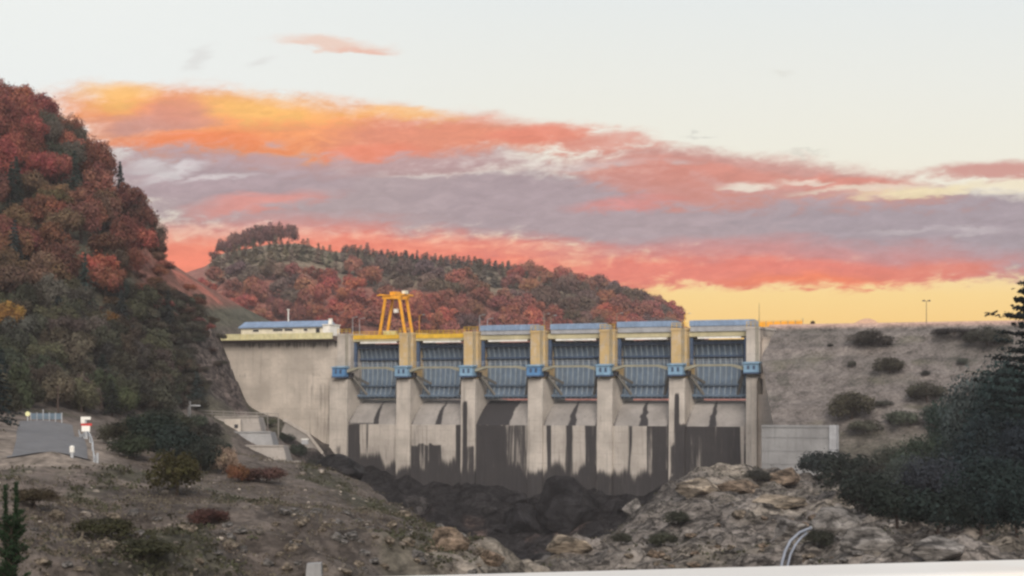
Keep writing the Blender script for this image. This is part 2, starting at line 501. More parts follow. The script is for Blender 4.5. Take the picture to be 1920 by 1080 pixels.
def grid_obj(name, X, Y, Z, mat, smooth_=True):
    ny, nx = X.shape
    me = bpy.data.meshes.new(name)
    v = np.stack([X, Y, Z], -1).reshape(-1, 3)
    idx = np.arange(ny * nx).reshape(ny, nx)
    f = np.stack([idx[:-1, :-1], idx[:-1, 1:], idx[1:, 1:], idx[1:, :-1]], -1).reshape(-1, 4)
    me.vertices.add(len(v)); me.vertices.foreach_set('co', v.astype(np.float32).ravel())
    me.loops.add(f.size); me.loops.foreach_set('vertex_index', f.astype(np.int32).ravel())
    me.polygons.add(len(f)); me.polygons.foreach_set('loop_start', np.arange(0, f.size, 4, dtype=np.int32))
    me.polygons.foreach_set('use_smooth', np.full(len(f), smooth_))
    me.update(calc_edges=True)
    me.materials.append(mat)
    o = bpy.data.objects.new(name, me); COL.objects.link(o)
    return o

rows = np.concatenate([np.linspace(-160, 55, 24)[:-1], np.linspace(55, 180, 190)[:-1], np.linspace(180, 435, 290)[:-1], np.linspace(435, 600, 40)[:-1],
                       np.geomspace(600, 1420, 12)])
cols = np.concatenate([np.linspace(-4, -0.34, 40)[:-1], np.linspace(-0.34, 0.34, 440)[:-1], np.linspace(0.34, 4, 40)])
GY, GC = np.meshgrid(rows, cols, indexing='ij')
GX = GC * np.maximum(GY, 70)
GX = np.where(GY < 70, GC * 70, GX)
GX = np.clip(GX, -1250 + 0.02 * GC, 1250 + 0.02 * GC)
cl = np.clip(GX, -1400, 1400); cy = np.clip(GY, -160, 2000)
GZ, rock, gorge, cliff, hill, right, gpx, rd, big, ridge = height(cl, cy, True)
far = smooth(500, 900, GY)
GZ = GZ * (1 - smooth(900, 2000, np.hypot(GX, GY)))
def colmix(base, col, w):
    return base * (1 - w[..., None]) + np.array(col)[None, None, :] * w[..., None]
C = np.zeros(GX.shape + (3,)) + np.array((0.100, 0.083, 0.071))
patch = fbm(GX / 16, GY / 16, 0, 4, 55)
C = colmix(C, (0.150, 0.122, 0.104), smooth(0.05, 0.35, patch) * 0.8)
C = colmix(C, (0.066, 0.062, 0.043), smooth(0.05, 0.28, fbm(GX / 6, GY / 14, 0, 4, 77)) * 0.85)
C = colmix(C, (0.178, 0.157, 0.138), right * 0.9)
C = colmix(C, (0.238, 0.205, 0.162), right * smooth(0.0, 0.4, fbm(GX / 10, GY / 10, 5, 4, 31)) * 0.7)
C = colmix(C, (0.075, 0.075, 0.05), hill * 0.75)
redsoil = hill * smooth(0.2, 0.6, smooth(210, 260, gpx) * smooth(340, 390, GY) * smooth(600, 540, HY - GZ / (K * np.maximum(GY, 30))))
C = colmix(C, (0.20, 0.085, 0.065), redsoil * 0.85)
C = colmix(C, (0.36, 0.12, 0.085), redsoil * smooth(0.1, 0.4, fbm(GX / 11, GY / 11, GZ / 11, 4, 13)) * 0.9)
C = colmix(C, (0.115, 0.09, 0.08), cliff * 0.9)
C = colmix(C, (0.017, 0.016, 0.017), gorge * 0.97)  # near-black: wet rock, with the shade of the gorge put into the colour
streak = fbm(GX / 5.5, GY / 60, GZ / 26, 4, 91)
C = colmix(C, (0.17, 0.155, 0.142), gorge * smooth(0.22, 0.45, streak) * 0.6)
C = colmix(C, (0.15, 0.105, 0.09), gorge * smooth(0.2, 0.4, fbm(GX / 7, GY / 7, GZ / 7, 4, 92)) * smooth(-22, -27, GZ) * 0.6)
C = colmix(C, (0.21, 0.175, 0.145), (1 - rd) * smooth(300, 150, GY))
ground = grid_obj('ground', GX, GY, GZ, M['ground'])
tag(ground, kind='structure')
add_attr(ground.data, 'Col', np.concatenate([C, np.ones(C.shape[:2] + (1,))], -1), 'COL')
add_attr(ground.data, 'rock', np.clip(rock, 0, 1))

# ------------------------------------------------------------------ dam
PITCH = 16.8
dam = empty('spillway_dam', D(0, 0, DAMZ), math.atan2(DU.y, DU.x),
            'concrete spillway dam with seven piers and six blue steel gates across the gorge', 'dam')

def stain_shade_attr(o, fn):
    m = world_of(o)
    vals = []
    for v in o.data.vertices:
        vals.append(fn(m @ v.co))
    add_attr(o.data, 'stain_shade', vals)

# dark seepage on the drop face: (px from, px to, py from, py to, strength) read off the wall, turned into metres along it
FACE = [(640, 676, 795, 900, 1), (676, 690, 795, 900, .35), (688, 692, 795, 900, .9), (743, 757, 830, 900, .3), (757, 771, 795, 900, 1),
        (771, 806, 795, 833, .38), (757, 826, 833, 900, .95), (691, 743, 836, 900, .28), (826, 850, 836, 900, .25), (853, 872, 795, 900, .95), (872, 890, 832, 900, .7),
        (888, 950, 795, 900, 1), (950, 991, 795, 900, .72), (1025, 1033, 795, 900, .95), (1060, 1073, 795, 900, .9), (1096, 1119, 795, 900, 1),
        (1179, 1184, 795, 900, .8), (1212, 1259, 795, 900, 1), (1259, 1300, 833, 900, 1), (1272, 1388, 795, 900, .92), (1033, 1062, 835, 900, .2), (1120, 1180, 835, 900, .2)]
FACEU = [(u_of(a), u_of(b), c, d, s) for a, b, c, d, s in FACE]
def face_stain(p):
    t = (p - P1); u = t.x * DU.x + t.y * DU.y
    px, py = pix(p)
    px += 3.5 * vnoise(u * 1.5, p.z * 0.12, 0, 5)
    s = 0.0
    for a, b, c, d, st in FACE:
        m = smooth(a - 2.5, a + 2.5, px) * smooth(b + 2.5, b - 2.5, px) * smooth(c - 2, c + 2, py + 3 * vnoise(u * 1.1, 0, 0, 8))
        s = max(s, float(m) * st)
    s *= 1.0 - 0.4 * float(smooth(0.25, 0.75, vnoise(u * 1.9, p.z * 0.05, 0, 23))) - 0.15 * float(smooth(0, 0.6, vnoise(u * 4.0, p.z * 0.06, 0, 29)))
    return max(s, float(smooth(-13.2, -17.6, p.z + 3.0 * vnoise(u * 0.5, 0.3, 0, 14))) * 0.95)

# drop face below the lip, one part per bay
def chute_profile(t):
    """upstream offset and height of the spillway surface, t from the gate to the lip."""
    return 8.5 * (1 - t), -0.7 - 5.6 * t ** 1.6
for i in range(6):
    u0, u1 = PITCH * i + 1.8, PITCH * (i + 1) - 1.8
    mb = MB()
    mb.grid(lambda a, b: D(u0 + (u1 - u0) * a, chute_profile(b)[0], chute_profile(b)[1]), 46, 24)
    o = mb.build('spillway_chute', M['chute'], dam, True)
    # a leak below each gate leaves a dark wedge that widens towards the lip
    wc, w0, w1, whole = [(0.55, 0.0, 0.06, 0), (0.54, 0.0, 0.065, 0), (0.28, 0.33, 0.36, 1), (0.52, 0.0, 0.075, 0), (0.52, 0.0, 0.085, 0), (0.46, 0.0, 0.07, 0)][i]
    def cs(p, u0=u0, u1=u1, wc=wc, w0=w0, w1=w1, whole=whole):
        t = p - P1; u = (t.x * DU.x + t.y * DU.y - u0) / (u1 - u0)
        dn = -(t.x * DN.x + t.y * DN.y); k = 1 - dn / 8.5
        hw = w0 + (w1 - w0) * k
        s = float(smooth(hw + 0.025, hw - 0.025, abs(u - wc + 0.12 * (1 - k) * (0 if whole else 1) + 0.02 * vnoise(p.z * 1.2, i, 0, 3)))) * 0.9
        e = float(smooth(0.10, 0.02, 1 - u)) * 0.8 if i in (3, 4) else 0
        e = max(e, float(smooth(0.06, 0.0, u)) * 0.7 * k)
        return max(s, e, float(smooth(0.93, 1.0, k)) * (0.9 if i == 0 and u < 0.6 else 0.25))
    stain_shade_attr(o, cs)
    mb = MB()
    mb.grid(lambda a, b: D(u0 + (u1 - u0) * a, -0.06 * b, -6.3 - 17.5 * b), 60, 70)
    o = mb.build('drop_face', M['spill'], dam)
    stain_shade_attr(o, face_stain)

def pier_stain(p):
    t = (p - P1); u = t.x * DU.x + t.y * DU.y
    px, py = pix(p)
    s = 0.0
    for a, b, c, d, st in [(867, 876, 752, 900, 1), (1265, 1273, 738, 900, 1), (1273, 1300, 795, 900, .9), (865, 868, 740, 900, .4), (990, 994, 780, 900, .5), (630, 638, 835, 866, .6), (876, 890, 836, 890, .75), (1257, 1266, 833, 890, .85)]:
        s = max(s, float(smooth(a - 2, a + 2, px) * smooth(b + 2, b - 2, px) * smooth(c - 5, c + 5, py) * smooth(d + 5, d - 5, py)) * st)
    s = max(s, 0.28 * float(smooth(2, -6, p.z)) * float(smooth(-0.1, 0.5, vnoise(u * 1.3, p.z * 0.05, 0, 71))))
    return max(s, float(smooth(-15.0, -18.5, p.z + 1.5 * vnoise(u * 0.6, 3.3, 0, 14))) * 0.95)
for i in range(7):
    u = PITCH * i
    hl = 1.8 if i else 2.9
    hr = 1.8
    if i == 6: hl = 1.2; hr = 1.3
    mb = MB()
    z0, z1 = -23.5 if i else -16.6, 4.2
    mb.grid(lambda a, b: D(u - hl + (hl + hr) * a, -0.35 - 0.5 * (1 - b), z0 + (z1 - z0) * b), 10, 46)       # nose
    mb.grid(lambda a, b: D(u + hr, -0.35 - 0.5 * (1 - b) + 13 * a, z0 + (z1 - z0) * b), 8, 46)               # right side
    mb.grid(lambda a, b: D(u - hl, 13 - 13.35 * a - 0.5 * (1 - b) * a, z0 + (z1 - z0) * b), 8, 46)           # left side
    mb.grid(lambda a, b: D(u - hl + (hl + hr) * a, -0.35 + 13.0 * b, z1), 2, 2)
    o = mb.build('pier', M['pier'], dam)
    stain_shade_attr(o, pier_stain)
    mb = MB()
    w0 = 1.0 if i < 6 else 0.6
    hl2, hr2 = (1.8, 1.8) if 0 < i < 6 else ((1.7, 1.9) if i == 0 else (1.5, 1.5))
    mb.box(D, u - hl2, u + hr2, w0, 13, 4.203, 15.1)
    mb.box(D, u - hl2 - 0.15, u + hr2 + 0.15, w0 - 0.12, 13.1, 14.55, 14.95)
    o = mb.build('pier_tower', M['pier_top'] if 0 < i < 6 else M['pier'], dam)
    # steel ladder up the tower
    mb = MB()
    for s in (-0.25, 0.25):
        mb.box(D, u + 1.0 + s - 0.05, u + 1.0 + s + 0.05, w0 - 0.3, w0 - 0.2, 6.9, 15.9)
    for k in range(20):
        mb.box(D, u + 0.8, u + 1.2, w0 - 0.28, w0 - 0.22, 7.1 + k * 0.43, 7.16 + k * 0.43)
    mb.build('ladder', M['walk'], dam)
    # top railing
    mb = MB()
    for zz in (15.6, 16.1):
        mb.box(D, u - hl2, u + hr2, w0 + 0.02, w0 + 0.1, zz, zz + 0.09)
    for k in range(4):
        x = u - hl2 + 0.04 + (hl2 + hr2 - 0.16) * k / 3
        mb.box(D, x, x + 0.08, w0 + 0.025, w0 + 0.095, 15.103, 16.1)
    mb.build('railing', M['yellow'], dam)
    # hoist cabin on the nose
    c = empty('hoist_cabin', (0, 0, 0)); c.parent = dam
    zc0, zc1 = (4.6, 7.3) if i < 6 else (5.0, 7.5)
    e = 1.75
    uo = u + (0.0 if i < 6 else 0.2)
    b1 = MB(); b1.box(D, uo - e + 0.1, uo + e - 0.1, -1.5, w0 - 0.35, zc0 + 0.35, zc1 - 0.35); b1.build('cabin_wall', M['cabin_blue'] if i in (0, 3) else M['cabin_pale'], c)
    b1 = MB(); b1.prism(D, [(-1.75, zc1 - 0.349), (w0 - 0.3, zc1 - 0.349), (w0 - 0.3, zc1 + 0.12), (-1.75, zc1 - 0.12)], uo - e - 0.1, uo + e + 0.1); b1.build('cabin_roof', M['cabin_pale'], c)
    b1 = MB(); b1.box(D, uo - e, uo + e, -1.6, w0 - 0.32, zc0, zc0 + 0.349); b1.build('cabin_floor', M['dark_blue'], c)
    for s in (-0.9, 0.35):
        b1 = MB()
        b1.box(D, uo + s, uo + s + 0.55, -1.53, -1.49, zc0 + 0.95, zc1 - 0.75)
        b1.build('window', M['dark_blue'], c)

# radial gates
def skin_w(z):
    return 6.4 - 1.5 * ((z - 6.0) / 6.3) ** 2
for i in range(6):
    u0, u1 = PITCH * i + 1.85, PITCH * (i + 1) - 1.85
    g = empty('radial_gate', (0, 0, 0)); g.parent = dam
    mb = MB(); mb.grid(lambda a, b: D(u0 + (u1 - u0) * a, skin_w(-0.3 + 12.9 * b), -0.3 + 12.9 * b), 3, 24)
    mb.build('skin_plate', M['gate_blue'], g, True)
    for k in range(10):
        x = u0 + 0.75 + (u1 - u0 - 1.5) * k / 9
        r = MB()
        n = 16
        for j in range(n):
            za, zb = -0.2 + 12.6 * j / n, -0.2 + 12.6 * (j + 1) / n
            r.hexa([D(x - 0.13, skin_w(za) - 0.45, za), D(x + 0.13, skin_w(za) - 0.45, za), D(x + 0.13, skin_w(za) - 0.02, za), D(x - 0.13, skin_w(za) - 0.02, za),
                    D(x - 0.13, skin_w(zb) - 0.45, zb), D(x + 0.13, skin_w(zb) - 0.45, zb), D(x + 0.13, skin_w(zb) - 0.02, zb), D(x - 0.13, skin_w(zb) - 0.02, zb)])
        r.build('rib', M['gate_rib'], g)
    for zz, hh in ((0.15, 0.5), (2.6, 0.35), (8.9, 0.35), (11.6, 0.6)):
        r = MB(); r.box(D, u0 + 0.1, u1 - 0.1, skin_w(zz) - 0.95, skin_w(zz) - 0.46, zz, zz + hh); r.build('girder', M['dark_blue'] if zz > 3 else M['gate_blue'], g)
    for s, xe in ((1, u0 + 0.35), (-1, u1 - 0.35)):
        a = MB()
        for zt in (0.6, 3.2):
            a.beam(D(xe, 0.9, 5.2), D(xe + s * 2.3, skin_w(zt) - 0.95, zt), 0.42, 0.5)
        a.beam(D(xe + s * 1.1, 3.1, 2.9), D(xe + s * 1.1, 3.1, 6.8), 0.25)
        a.build('gate_arm', M['arm'], g)
        a = MB(); a.box(D, xe - 0.3, xe + 0.45, 0.3, 1.5, 4.7, 5.8); a.build('trunnion', M['dark'], g)
    # guide frames beside the gate
    for xa, xb in ((u0 + 0.02, u0 + 0.75), (u1 - 0.75, u1 - 0.02)):
        f = MB(); f.box(D, xa, xb, 2.6, 3.3, 7.1, 13.0); f.build('guide_frame', M['dark_blue'], dam)
    # white strip under the deck
    f = MB(); f.box(D, u0 + 1.9, u1 - 1.4, 2.4, 2.9, 12.75, 13.17); f.build('deck_strip', M['white'], dam)
    # footbridge with haunched ends
    f = MB()
    f.prism_y(D, [(u0 - 0.1, 5.8), (u0 + 2.8, 6.68), (u1 - 2.8, 6.68), (u1 + 0.1, 5.8), (u1 + 0.1, 6.5), (u1 - 2.6, 7.15), (u0 + 2.6, 7.15), (u0 - 0.1, 6.5)], -0.5, 0.7)
    w = f.build('footbridge', M['walk'], dam)
    f = MB()
    for zz in (7.65, 8.15):
        f.box(D, u0 + 0.2, u1 - 0.2, -0.45, -0.39, zz, zz + 0.06)
    for k in range(9):
        x = u0 + 0.3 + (u1 - u0 - 0.6) * k / 8
        zb = 7.151 if 2.5 < x - u0 < u1 - u0 - 2.5 else 6.6
        f.box(D, x, x + 0.06, -0.455, -0.385, zb, 8.15)
    f.build('handrail', M['galv'], w)

# road deck on the piers
mb = MB()
for i in range(6):
    u0, u1 = PITCH * i + 1.85, PITCH * (i + 1) - 1.85
    mb.box(D, u0, u1, 2.3, 12.9, 13.2, 14.3)
mb.build('road_deck', M['deck'], dam)
for i in (0, 1):
    u0, u1 = PITCH * i + 1.95, PITCH * (i + 1) - 1.95
    mb = MB()
    mb.box(D, u0, u1, 2.18, 2.28, 13.75, 14.75)
    for zz in (15.0, 15.45):
        mb.box(D, u0, u1, 2.2, 2.27, zz, zz + 0.1)
    for k in range(10):
        x = u0 + (u1 - u0 - 0.1) * k / 9
        mb.box(D, x, x + 0.09, 2.195, 2.275, 14.751, 15.45)
    mb.build('railing', M['yellow'], dam)
# sheet metal covers over the hoists of the last four bays
for i, (ua, ub, rise) in zip((2, 3, 4, 5), ((0.2, 0.0, 0.0), (0.9, 0.3, 0.0), (0.2, 0.2, 0.6), (0.3, -0.6, 0.6))):
    u0, u1 = PITCH * i + 1.9 + ua, PITCH * (i + 1) - 1.9 - ub
    c = empty('hoist_cover', (0, 0, 0)); c.parent = dam
    mb = MB(); mb.box(D, u0, u1, 2.0, 8.4, 14.303, 15.25 + rise * 0.4); mb.build('cover_wall', M['cover_grey'], c)
    zt = 15.25 + rise * 0.4
    mb = MB(); mb.prism(D, [(1.85, zt + 0.003), (8.6, zt + 0.003), (8.6, zt + 1.1), (5.2, zt + 1.4), (1.95, zt + 1.2)], u0 - 0.15, u1 + 0.15)
    for k in range(1, 12):
        x = u0 + (u1 - u0) * k / 12
        mb.beam(D(x, 1.8, zt + 0.1), D(x, 1.9, zt + 1.2), 0.1, 0.08)
    mb.build('cover_roof', M['roof_blue'], c)

# solid wall joining the spillway to the left bank
def wall_stain_shade(p):
    px, py = pix(p)
    t = (p - P1); u = t.x * DU.x + t.y * DU.y
    s = 0.5 * float(smooth(11.4, 12.6, p.z + 0.5 * vnoise(u * 0.8, 0.2, 0, 17)) * smooth(436, 442, px))  # band below the slab: shade of the overhang painted onto the wall
    s = max(s, 0.30 * float(smooth(572, 580, px) * smooth(716, 722, py)))
    dline = abs(px - (606 - (py - 690) * 0.16))
    s = max(s, 0.5 * float(smooth(3.0, 0.5, dline + 4) * smooth(690, 700, py)))
    s = max(s, 0.35 * float(smooth(1.0, 0.2, abs(p.z - 5.6 - 0.4 * vnoise(u * 0.4, 0, 0, 4))) * smooth(0.0, 0.6, vnoise(u * 0.25, 1.5, 0, 6))))
    return s
mb = MB()
mb.grid(lambda a, b: D(-46 + 44.2 * a, 1.6, -22 + 35.2 * b), 90, 70)
mb.box(D, -46, -1.8, 1.62, 14, -22, 13.2)
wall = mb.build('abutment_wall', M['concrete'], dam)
stain_shade_attr(wall, wall_stain_shade)
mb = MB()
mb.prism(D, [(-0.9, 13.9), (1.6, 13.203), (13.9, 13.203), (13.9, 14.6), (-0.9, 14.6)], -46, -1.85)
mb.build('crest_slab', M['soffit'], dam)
mb = MB()
mb.box(D, -37.5, -1.9, -1.02, -0.72, 13.88, 15.35)
for k in range(18):
    x = -37.4 + 35.4 * k / 18
    mb.box(D, x, x + 0.18, -1.1, -1.021, 13.9, 15.3)
mb.build('parapet', paint('parapet_paint', (0.60, 0.55, 0.32, 1), 0.7, 0.4, (0.62, 0.40, 0.10, 1)), dam)
mb = MB()
for zz in (14.9, 15.4, 15.9):
    mb.box(D, -47, -37.55, -0.85, -0.75, zz, zz + 0.12)
for k in range(8):
    x = -47 + 9.3 * k / 7
    mb.box(D, x, x + 0.12, -0.86, -0.74, 14.602, 15.9)
mb.build('railing', M['yellow'], dam)

# right-hand end of the spillway: stepped side wall
mb = MB()
mb.grid(lambda a, b: D(102.1 + 4.2 * a, -0.2, -22 + 22.6 * b), 20, 60)
mb.box(D, 102.11, 106.3, -0.17, 12, -22, 0.6)
steps = [(103.0, 106.4, 0.603, 4.0), (102.4, 106.2, 4.003, 5.0), (103.0, 106.0, 5.003, 8.4), (102.45, 105.6, 8.403, 12.0), (102.5, 106.0, 12.003, 12.9)]
for a, b, z0, z1 in steps:
    mb.box(D, a, b, 0.5 + 0.1 * z0, 11, z0, z1)
o = mb.build('side_wall', M['side_concrete'], dam)
stain_shade_attr(o, lambda p: 0.35 * float(smooth(0.0, 0.5, fbm(p.x / 2.5, p.z / 2.0, p.y / 2.5, 3, 12))))
mb = MB()
mb.box(D, 101.0, 102.097, -1.0, 4, -22, 3.6)
mb.build('side_pilaster', M['concrete'], dam)

# retaining wall at the toe of the embankment
RA, RB = at(1428, 793, 322), at(1556, 793, 316.5)
RD = (RB - RA); RL = RD.length; RD = RD.normalized(); RNn = Vector((RD.y, -RD.x, 0))
def RW(u, w, z):
    p = RA + RD * u - RNn * w
    return Vector((p.x, p.y, z))
rw = empty('retaining_wall', RW(0, 0, -14), math.atan2(RD.y, RD.x), 'grey concrete retaining wall with bright end post at the foot of the embankment', 'wall')
mb = MB()
mb.box(RW, 0, RL, 0, 1.2, -18, -5.4)
mb.box(RW, 0, RL, -0.15, 1.35, -5.397, -5.0)
for k in range(9):
    mb.box(RW, 0.5 + k * 1.45, 0.6 + k * 1.45, -0.06, -0.003, -18, -5.4)
for k in range(4):
    mb.box(RW, 0, RL, -0.09, -0.062, -14.5 + 2.4 * k, -14.42 + 2.4 * k)
mb.build('wall_face', M['grey_concrete'], rw)
mb = MB(); mb.box(RW, RL + 0.003, RL + 1.25, -0.4, 1.4, -14, -4.95); mb.build('end_post', M['cover_grey'], rw)

# ------------------------------------------------------------------ embankment dam to the right of the spillway
ns, nv = 420, 150
uu = np.linspace(101.5, 330, ns); ww = np.concatenate([np.linspace(60, 12, 12)[:-1], np.linspace(12, 0, 8)[:-1], np.linspace(0, -78, nv)])
UU, WW = np.meshgrid(uu, ww)
base = np.where(WW > 12, 15.0 - (WW - 12) * 0.5, np.where(WW > 0, 15.05, 15.05 + WW * 0.56))
UU = UU + np.where(WW < 0, -WW * 0.40, 0) * (330 - UU) / 228.5
UU = np.maximum(UU, np.where(WW < -1, 106.4, 104.2))
bx = P1.x + DU.x * UU - DN.x * WW; by = P1.y + DU.y * UU - DN.y * WW
slope = smooth(0, -3, WW)
bump = fbm(bx / 5, by / 5, base / 5, 5, 61) * 0.35 + fbm(bx / 1.6, by / 1.6, base / 1.6, 3, 62, True) * 0.14 + 0.35 * np.sin(base * 2.1 + 2 * fbm(bx / 20, by / 20, 0, 3, 3)) * 0.5
BZ = base + bump * slope
emb = grid_obj('embankment', bx, by, BZ, M['bank'])
emb.data.flip_normals()
tag(emb, kind='structure')
pn = fbm(bx / 18, by / 18, base / 9, 4, 44)
gul = fbm(bx / 3.2, by / 3.2, base / 30, 3, 47)
Cc = np.zeros(bx.shape + (3,)) + np.array((0.158, 0.138, 0.125))
Cc = colmix(Cc, (0.118, 0.106, 0.095), smooth(0.0, 0.4, pn))
Cc = colmix(Cc, (0.10, 0.095, 0.08), smooth(0.15, 0.4, gul) * 0.6)
Cc = colmix(Cc, (0.105, 0.100, 0.070), smooth(0.1, 0.35, fbm(bx / 9, by / 9, base / 3.5, 4, 49)) * 0.65)
Cc = colmix(Cc, (0.225, 0.20, 0.18), smooth(0.72, 0.95, np.sin(base * 1.55 + 1.6 * fbm(bx / 14, by / 14, 0, 3, 52))) * smooth(-0.1, 0.3, fbm(bx / 12, by / 12, base / 3, 3, 53)) * 0.6)
Cc = colmix(Cc, (0.215, 0.185, 0.165), smooth(0.05, 0.4, fbm(bx / 30, by / 30, base / 1.6, 4, 45)) * 0.6)
Cc = colmix(Cc, (0.075, 0.070, 0.052), smooth(-4, -10, base + 2 * pn) * 0.75)
Cc = colmix(Cc, (0.38, 0.27, 0.22), smooth(14.2, 14.9, base))
add_attr(emb.data, 'Col', np.concatenate([Cc, np.ones(Cc.shape[:2] + (1,))], -1), 'COL')
add_attr(emb.data, 'rock', np.full(bx.shape, 0.06))
# pale road edge along the crest
mb = MB()
for k in range(57):
    a = 104.5 + k * 4.0
    mb.box(D, a, a + 3.97, 0.3, 0.75, 15.0, 15.45)
kerb = mb.build('crest_kerb', paint('pink_kerb', (0.52, 0.36, 0.29, 1), 0.8, 0.3), None, loc=D(104.5, 0, 15))
tag(kerb, 'low pale pink concrete kerb along the top of the embankment', 'kerb')

# ------------------------------------------------------------------ helpers that find the ground under a line of sight
_YS = np.linspace(58, 460, 900)
def hit(px, py, y0=58, y1=460):
    """First place where the line of sight through a photo pixel meets the ground."""
    ys = np.linspace(y0, y1, 700)
    xs = (px - HX) * K * ys; zs = (HY - py) * K * ys
    g = height(xs, ys)
    k = np.argmax(g >= zs)
    if g[k] < zs[k]:
        k = len(ys) - 1
    return Vector((xs[k], ys[k], g[k]))
def emb_hit(px, py):
    for Y in np.arange(385, 290, -0.25):
        p = at(px, py, Y); t = p - P1
        wv = -(t.x * DN.x + t.y * DN.y)
        if wv < 0 and p.z > 15.05 + wv * 0.56:
            return p
    return at(px, py, 340)
def on_ground(x, y):
    return Vector((x, y, hz(x, y)))

# ------------------------------------------------------------------ foliage prototypes (unit radius / unit height)
def leaf_mesh(name, centres, normals, sizes, rnd, trunk=None):
    n = len(centres)
    rng = np.random.default_rng(n)
    nv = normals / np.linalg.norm(normals, axis=1, keepdims=True)
    r = rng.normal(size=(n, 3))
    t = np.cross(nv, r); t /= np.linalg.norm(t, axis=1, keepdims=True) + 1e-9
    b = np.cross(nv, t)
    s = sizes[:, None]; e = rng.uniform(0.55, 1.0, (n, 1))
    v = np.stack([centres - t * s, centres - b * s * e, centres + t * s, centres + b * s * e], 1).reshape(-1, 3)
    f = np.arange(n * 4).reshape(n, 4)
    me = bpy.data.meshes.new(name)
    me.vertices.add(n * 4); me.vertices.foreach_set('co', v.astype(np.float32).ravel())
    me.loops.add(n * 4); me.loops.foreach_set('vertex_index', f.astype(np.int32).ravel())
    me.polygons.add(n); me.polygons.foreach_set('loop_start', np.arange(0, n * 4, 4, dtype=np.int32))
    me.update(calc_edges=True)
    me.materials.append(M['leaf'])
    add_attr(me, 'leaf', np.repeat(rnd, 4))
    return me

def broad_crown(seed, nl=13, n=1500, leaf=0.075, flat=0.85, spread=0.62, jit=0.4):
    rng = np.random.default_rng(seed)
    lobes = [(0, 0, 0.1, 0.55)]
    for k in range(nl):
        th = rng.uniform(0, 2 * math.pi); ph = math.acos(rng.uniform(-0.55, 1))
        rr = spread * rng.uniform(0.75, 1.15)
        lobes.append((rr * math.sin(ph) * math.cos(th), rr * math.sin(ph) * math.sin(th), rr * math.cos(ph) * flat, rng.uniform(0.24, 0.42)))
    lobes = np.array(lobes)
    pr = lobes[:, 3] ** 2; pr /= pr.sum()
    li = rng.choice(len(lobes), n, p=pr)
    d = rng.normal(size=(n, 3)); d /= np.linalg.norm(d, axis=1, keepdims=True)
    rad = rng.uniform(0.35, 1.0, n) ** 0.45 * np.clip(rng.normal(1.0, 0.17, n), 0.6, 1.5)
    c = lobes[li, :3] + d * (lobes[li, 3] * rad)[:, None]
    nrm = d * 1.0 + rng.normal(size=(n, 3)) * jit + np.array([0, 0, 0.25])
    lobe_rnd = rng.uniform(0.32, 0.68, len(lobes))
    rnd = np.clip(lobe_rnd[li] + rng.normal(size=n) * 0.16, 0, 1)
    return leaf_mesh('crown', c, nrm, leaf * rng.uniform(0.6, 1.25, n), rnd)

def conifer_crown(seed, whorls=20, per=8, width=0.2, droop=0.35, leaf=0.016, ragged=0.25, dense=1.0):
    rng = np.random.default_rng(seed)
    C, N, S_, Rn = [], [], [], []
    for i in range(whorls):
        t = i / (whorls - 1)
        z = 0.12 + 0.86 * t
        r = width * (1 - t) ** 0.85 * (0.8 + 0.4 * rng.random()) + 0.012
        for k in range(per):
            th = rng.uniform(0, 2 * math.pi)
            rr = r * (1 + ragged * rng.normal())
            bc = rng.uniform(0.2, 0.8)
            m = max(3, int((5 + 26 * rr) * dense))
            for j in range(m):
                q = (j + rng.random()) / m
                d = rr * q
                for side in range(2):
                    off = rng.normal() * 0.018 * (1.2 - q)
                    C.append((d * math.cos(th) - off * math.sin(th), d * math.sin(th) + off * math.cos(th), z - droop * d * (0.4 + q * 0.6) + rng.normal() * 0.006))
                    N.append((0.5 * math.cos(th) + rng.normal() * 0.5, 0.5 * math.sin(th) + rng.normal() * 0.5, 0.8))
                    S_.append(leaf * rng.uniform(0.7, 1.4)); Rn.append(np.clip(bc + rng.normal() * 0.15, 0, 1))
    return leaf_mesh('crown', np.array(C), np.array(N), np.array(S_), np.array(Rn))

BROAD = [broad_crown(100 + k, nl=11 + k % 5, n=3200, leaf=0.062, spread=0.6 + 0.08 * (k % 3)) for k in range(6)]
NEAR = [broad_crown(180 + k, nl=20, n=10000, leaf=0.03) for k in range(4)]
BIG = [broad_crown(160 + k, nl=15 + 3 * (k % 3), n=4600, leaf=0.046, spread=0.62 + 0.07 * (k % 3), flat=0.8 + 0.12 * (k % 4)) for k in range(7)]
BUSH = [broad_crown(130 + k, nl=13, n=2600, leaf=0.055, flat=0.6, spread=0.68) for k in range(4)]
LOOSE = [broad_crown(145 + k, nl=15, n=900, leaf=0.07, flat=0.9, spread=0.8) for k in range(3)]
CONI = [conifer_crown(200 + k, whorls=18 + k) for k in range(4)]
TALLFIR = [conifer_crown(230 + k, whorls=23, per=9, width=0.24, leaf=0.0075, ragged=0.38, droop=-0.12, dense=3.2) for k in range(2)]

def trunk_mesh(seed, h=1.0, r=0.055, limbs=5):
    rng = np.random.default_rng(seed)
    mb = MB()
    pts = [(0.03 * math.sin(3 * t + seed), 0.03 * math.cos(2.3 * t + seed), h * t) for t in (-0.12, 0.0, 0.25, 0.5, 0.75, 1.0)]
    mb.tube(pts, [r * 1.3, r, r * 0.85, r * 0.65, r * 0.42, r * 0.15], 7)
    for k in range(limbs):
        t = rng.uniform(0.4, 0.8); th = rng.uniform(0, 6.28)
        a = Vector((0, 0, h * t)); b = a + Vector((math.cos(th) * 0.3, math.sin(th) * 0.3, 0.22)) * h
        mb.tube([a, (a + b) / 2 + Vector((0, 0, 0.03)), b], [r * 0.4, r * 0.28, r * 0.08], 5)
    return mb.mesh('trunk', M['bark'])
TRUNKS = [trunk_mesh(k) for k in range(4)]
CTRUNK = trunk_mesh(9, 1.0, 0.016, 0)

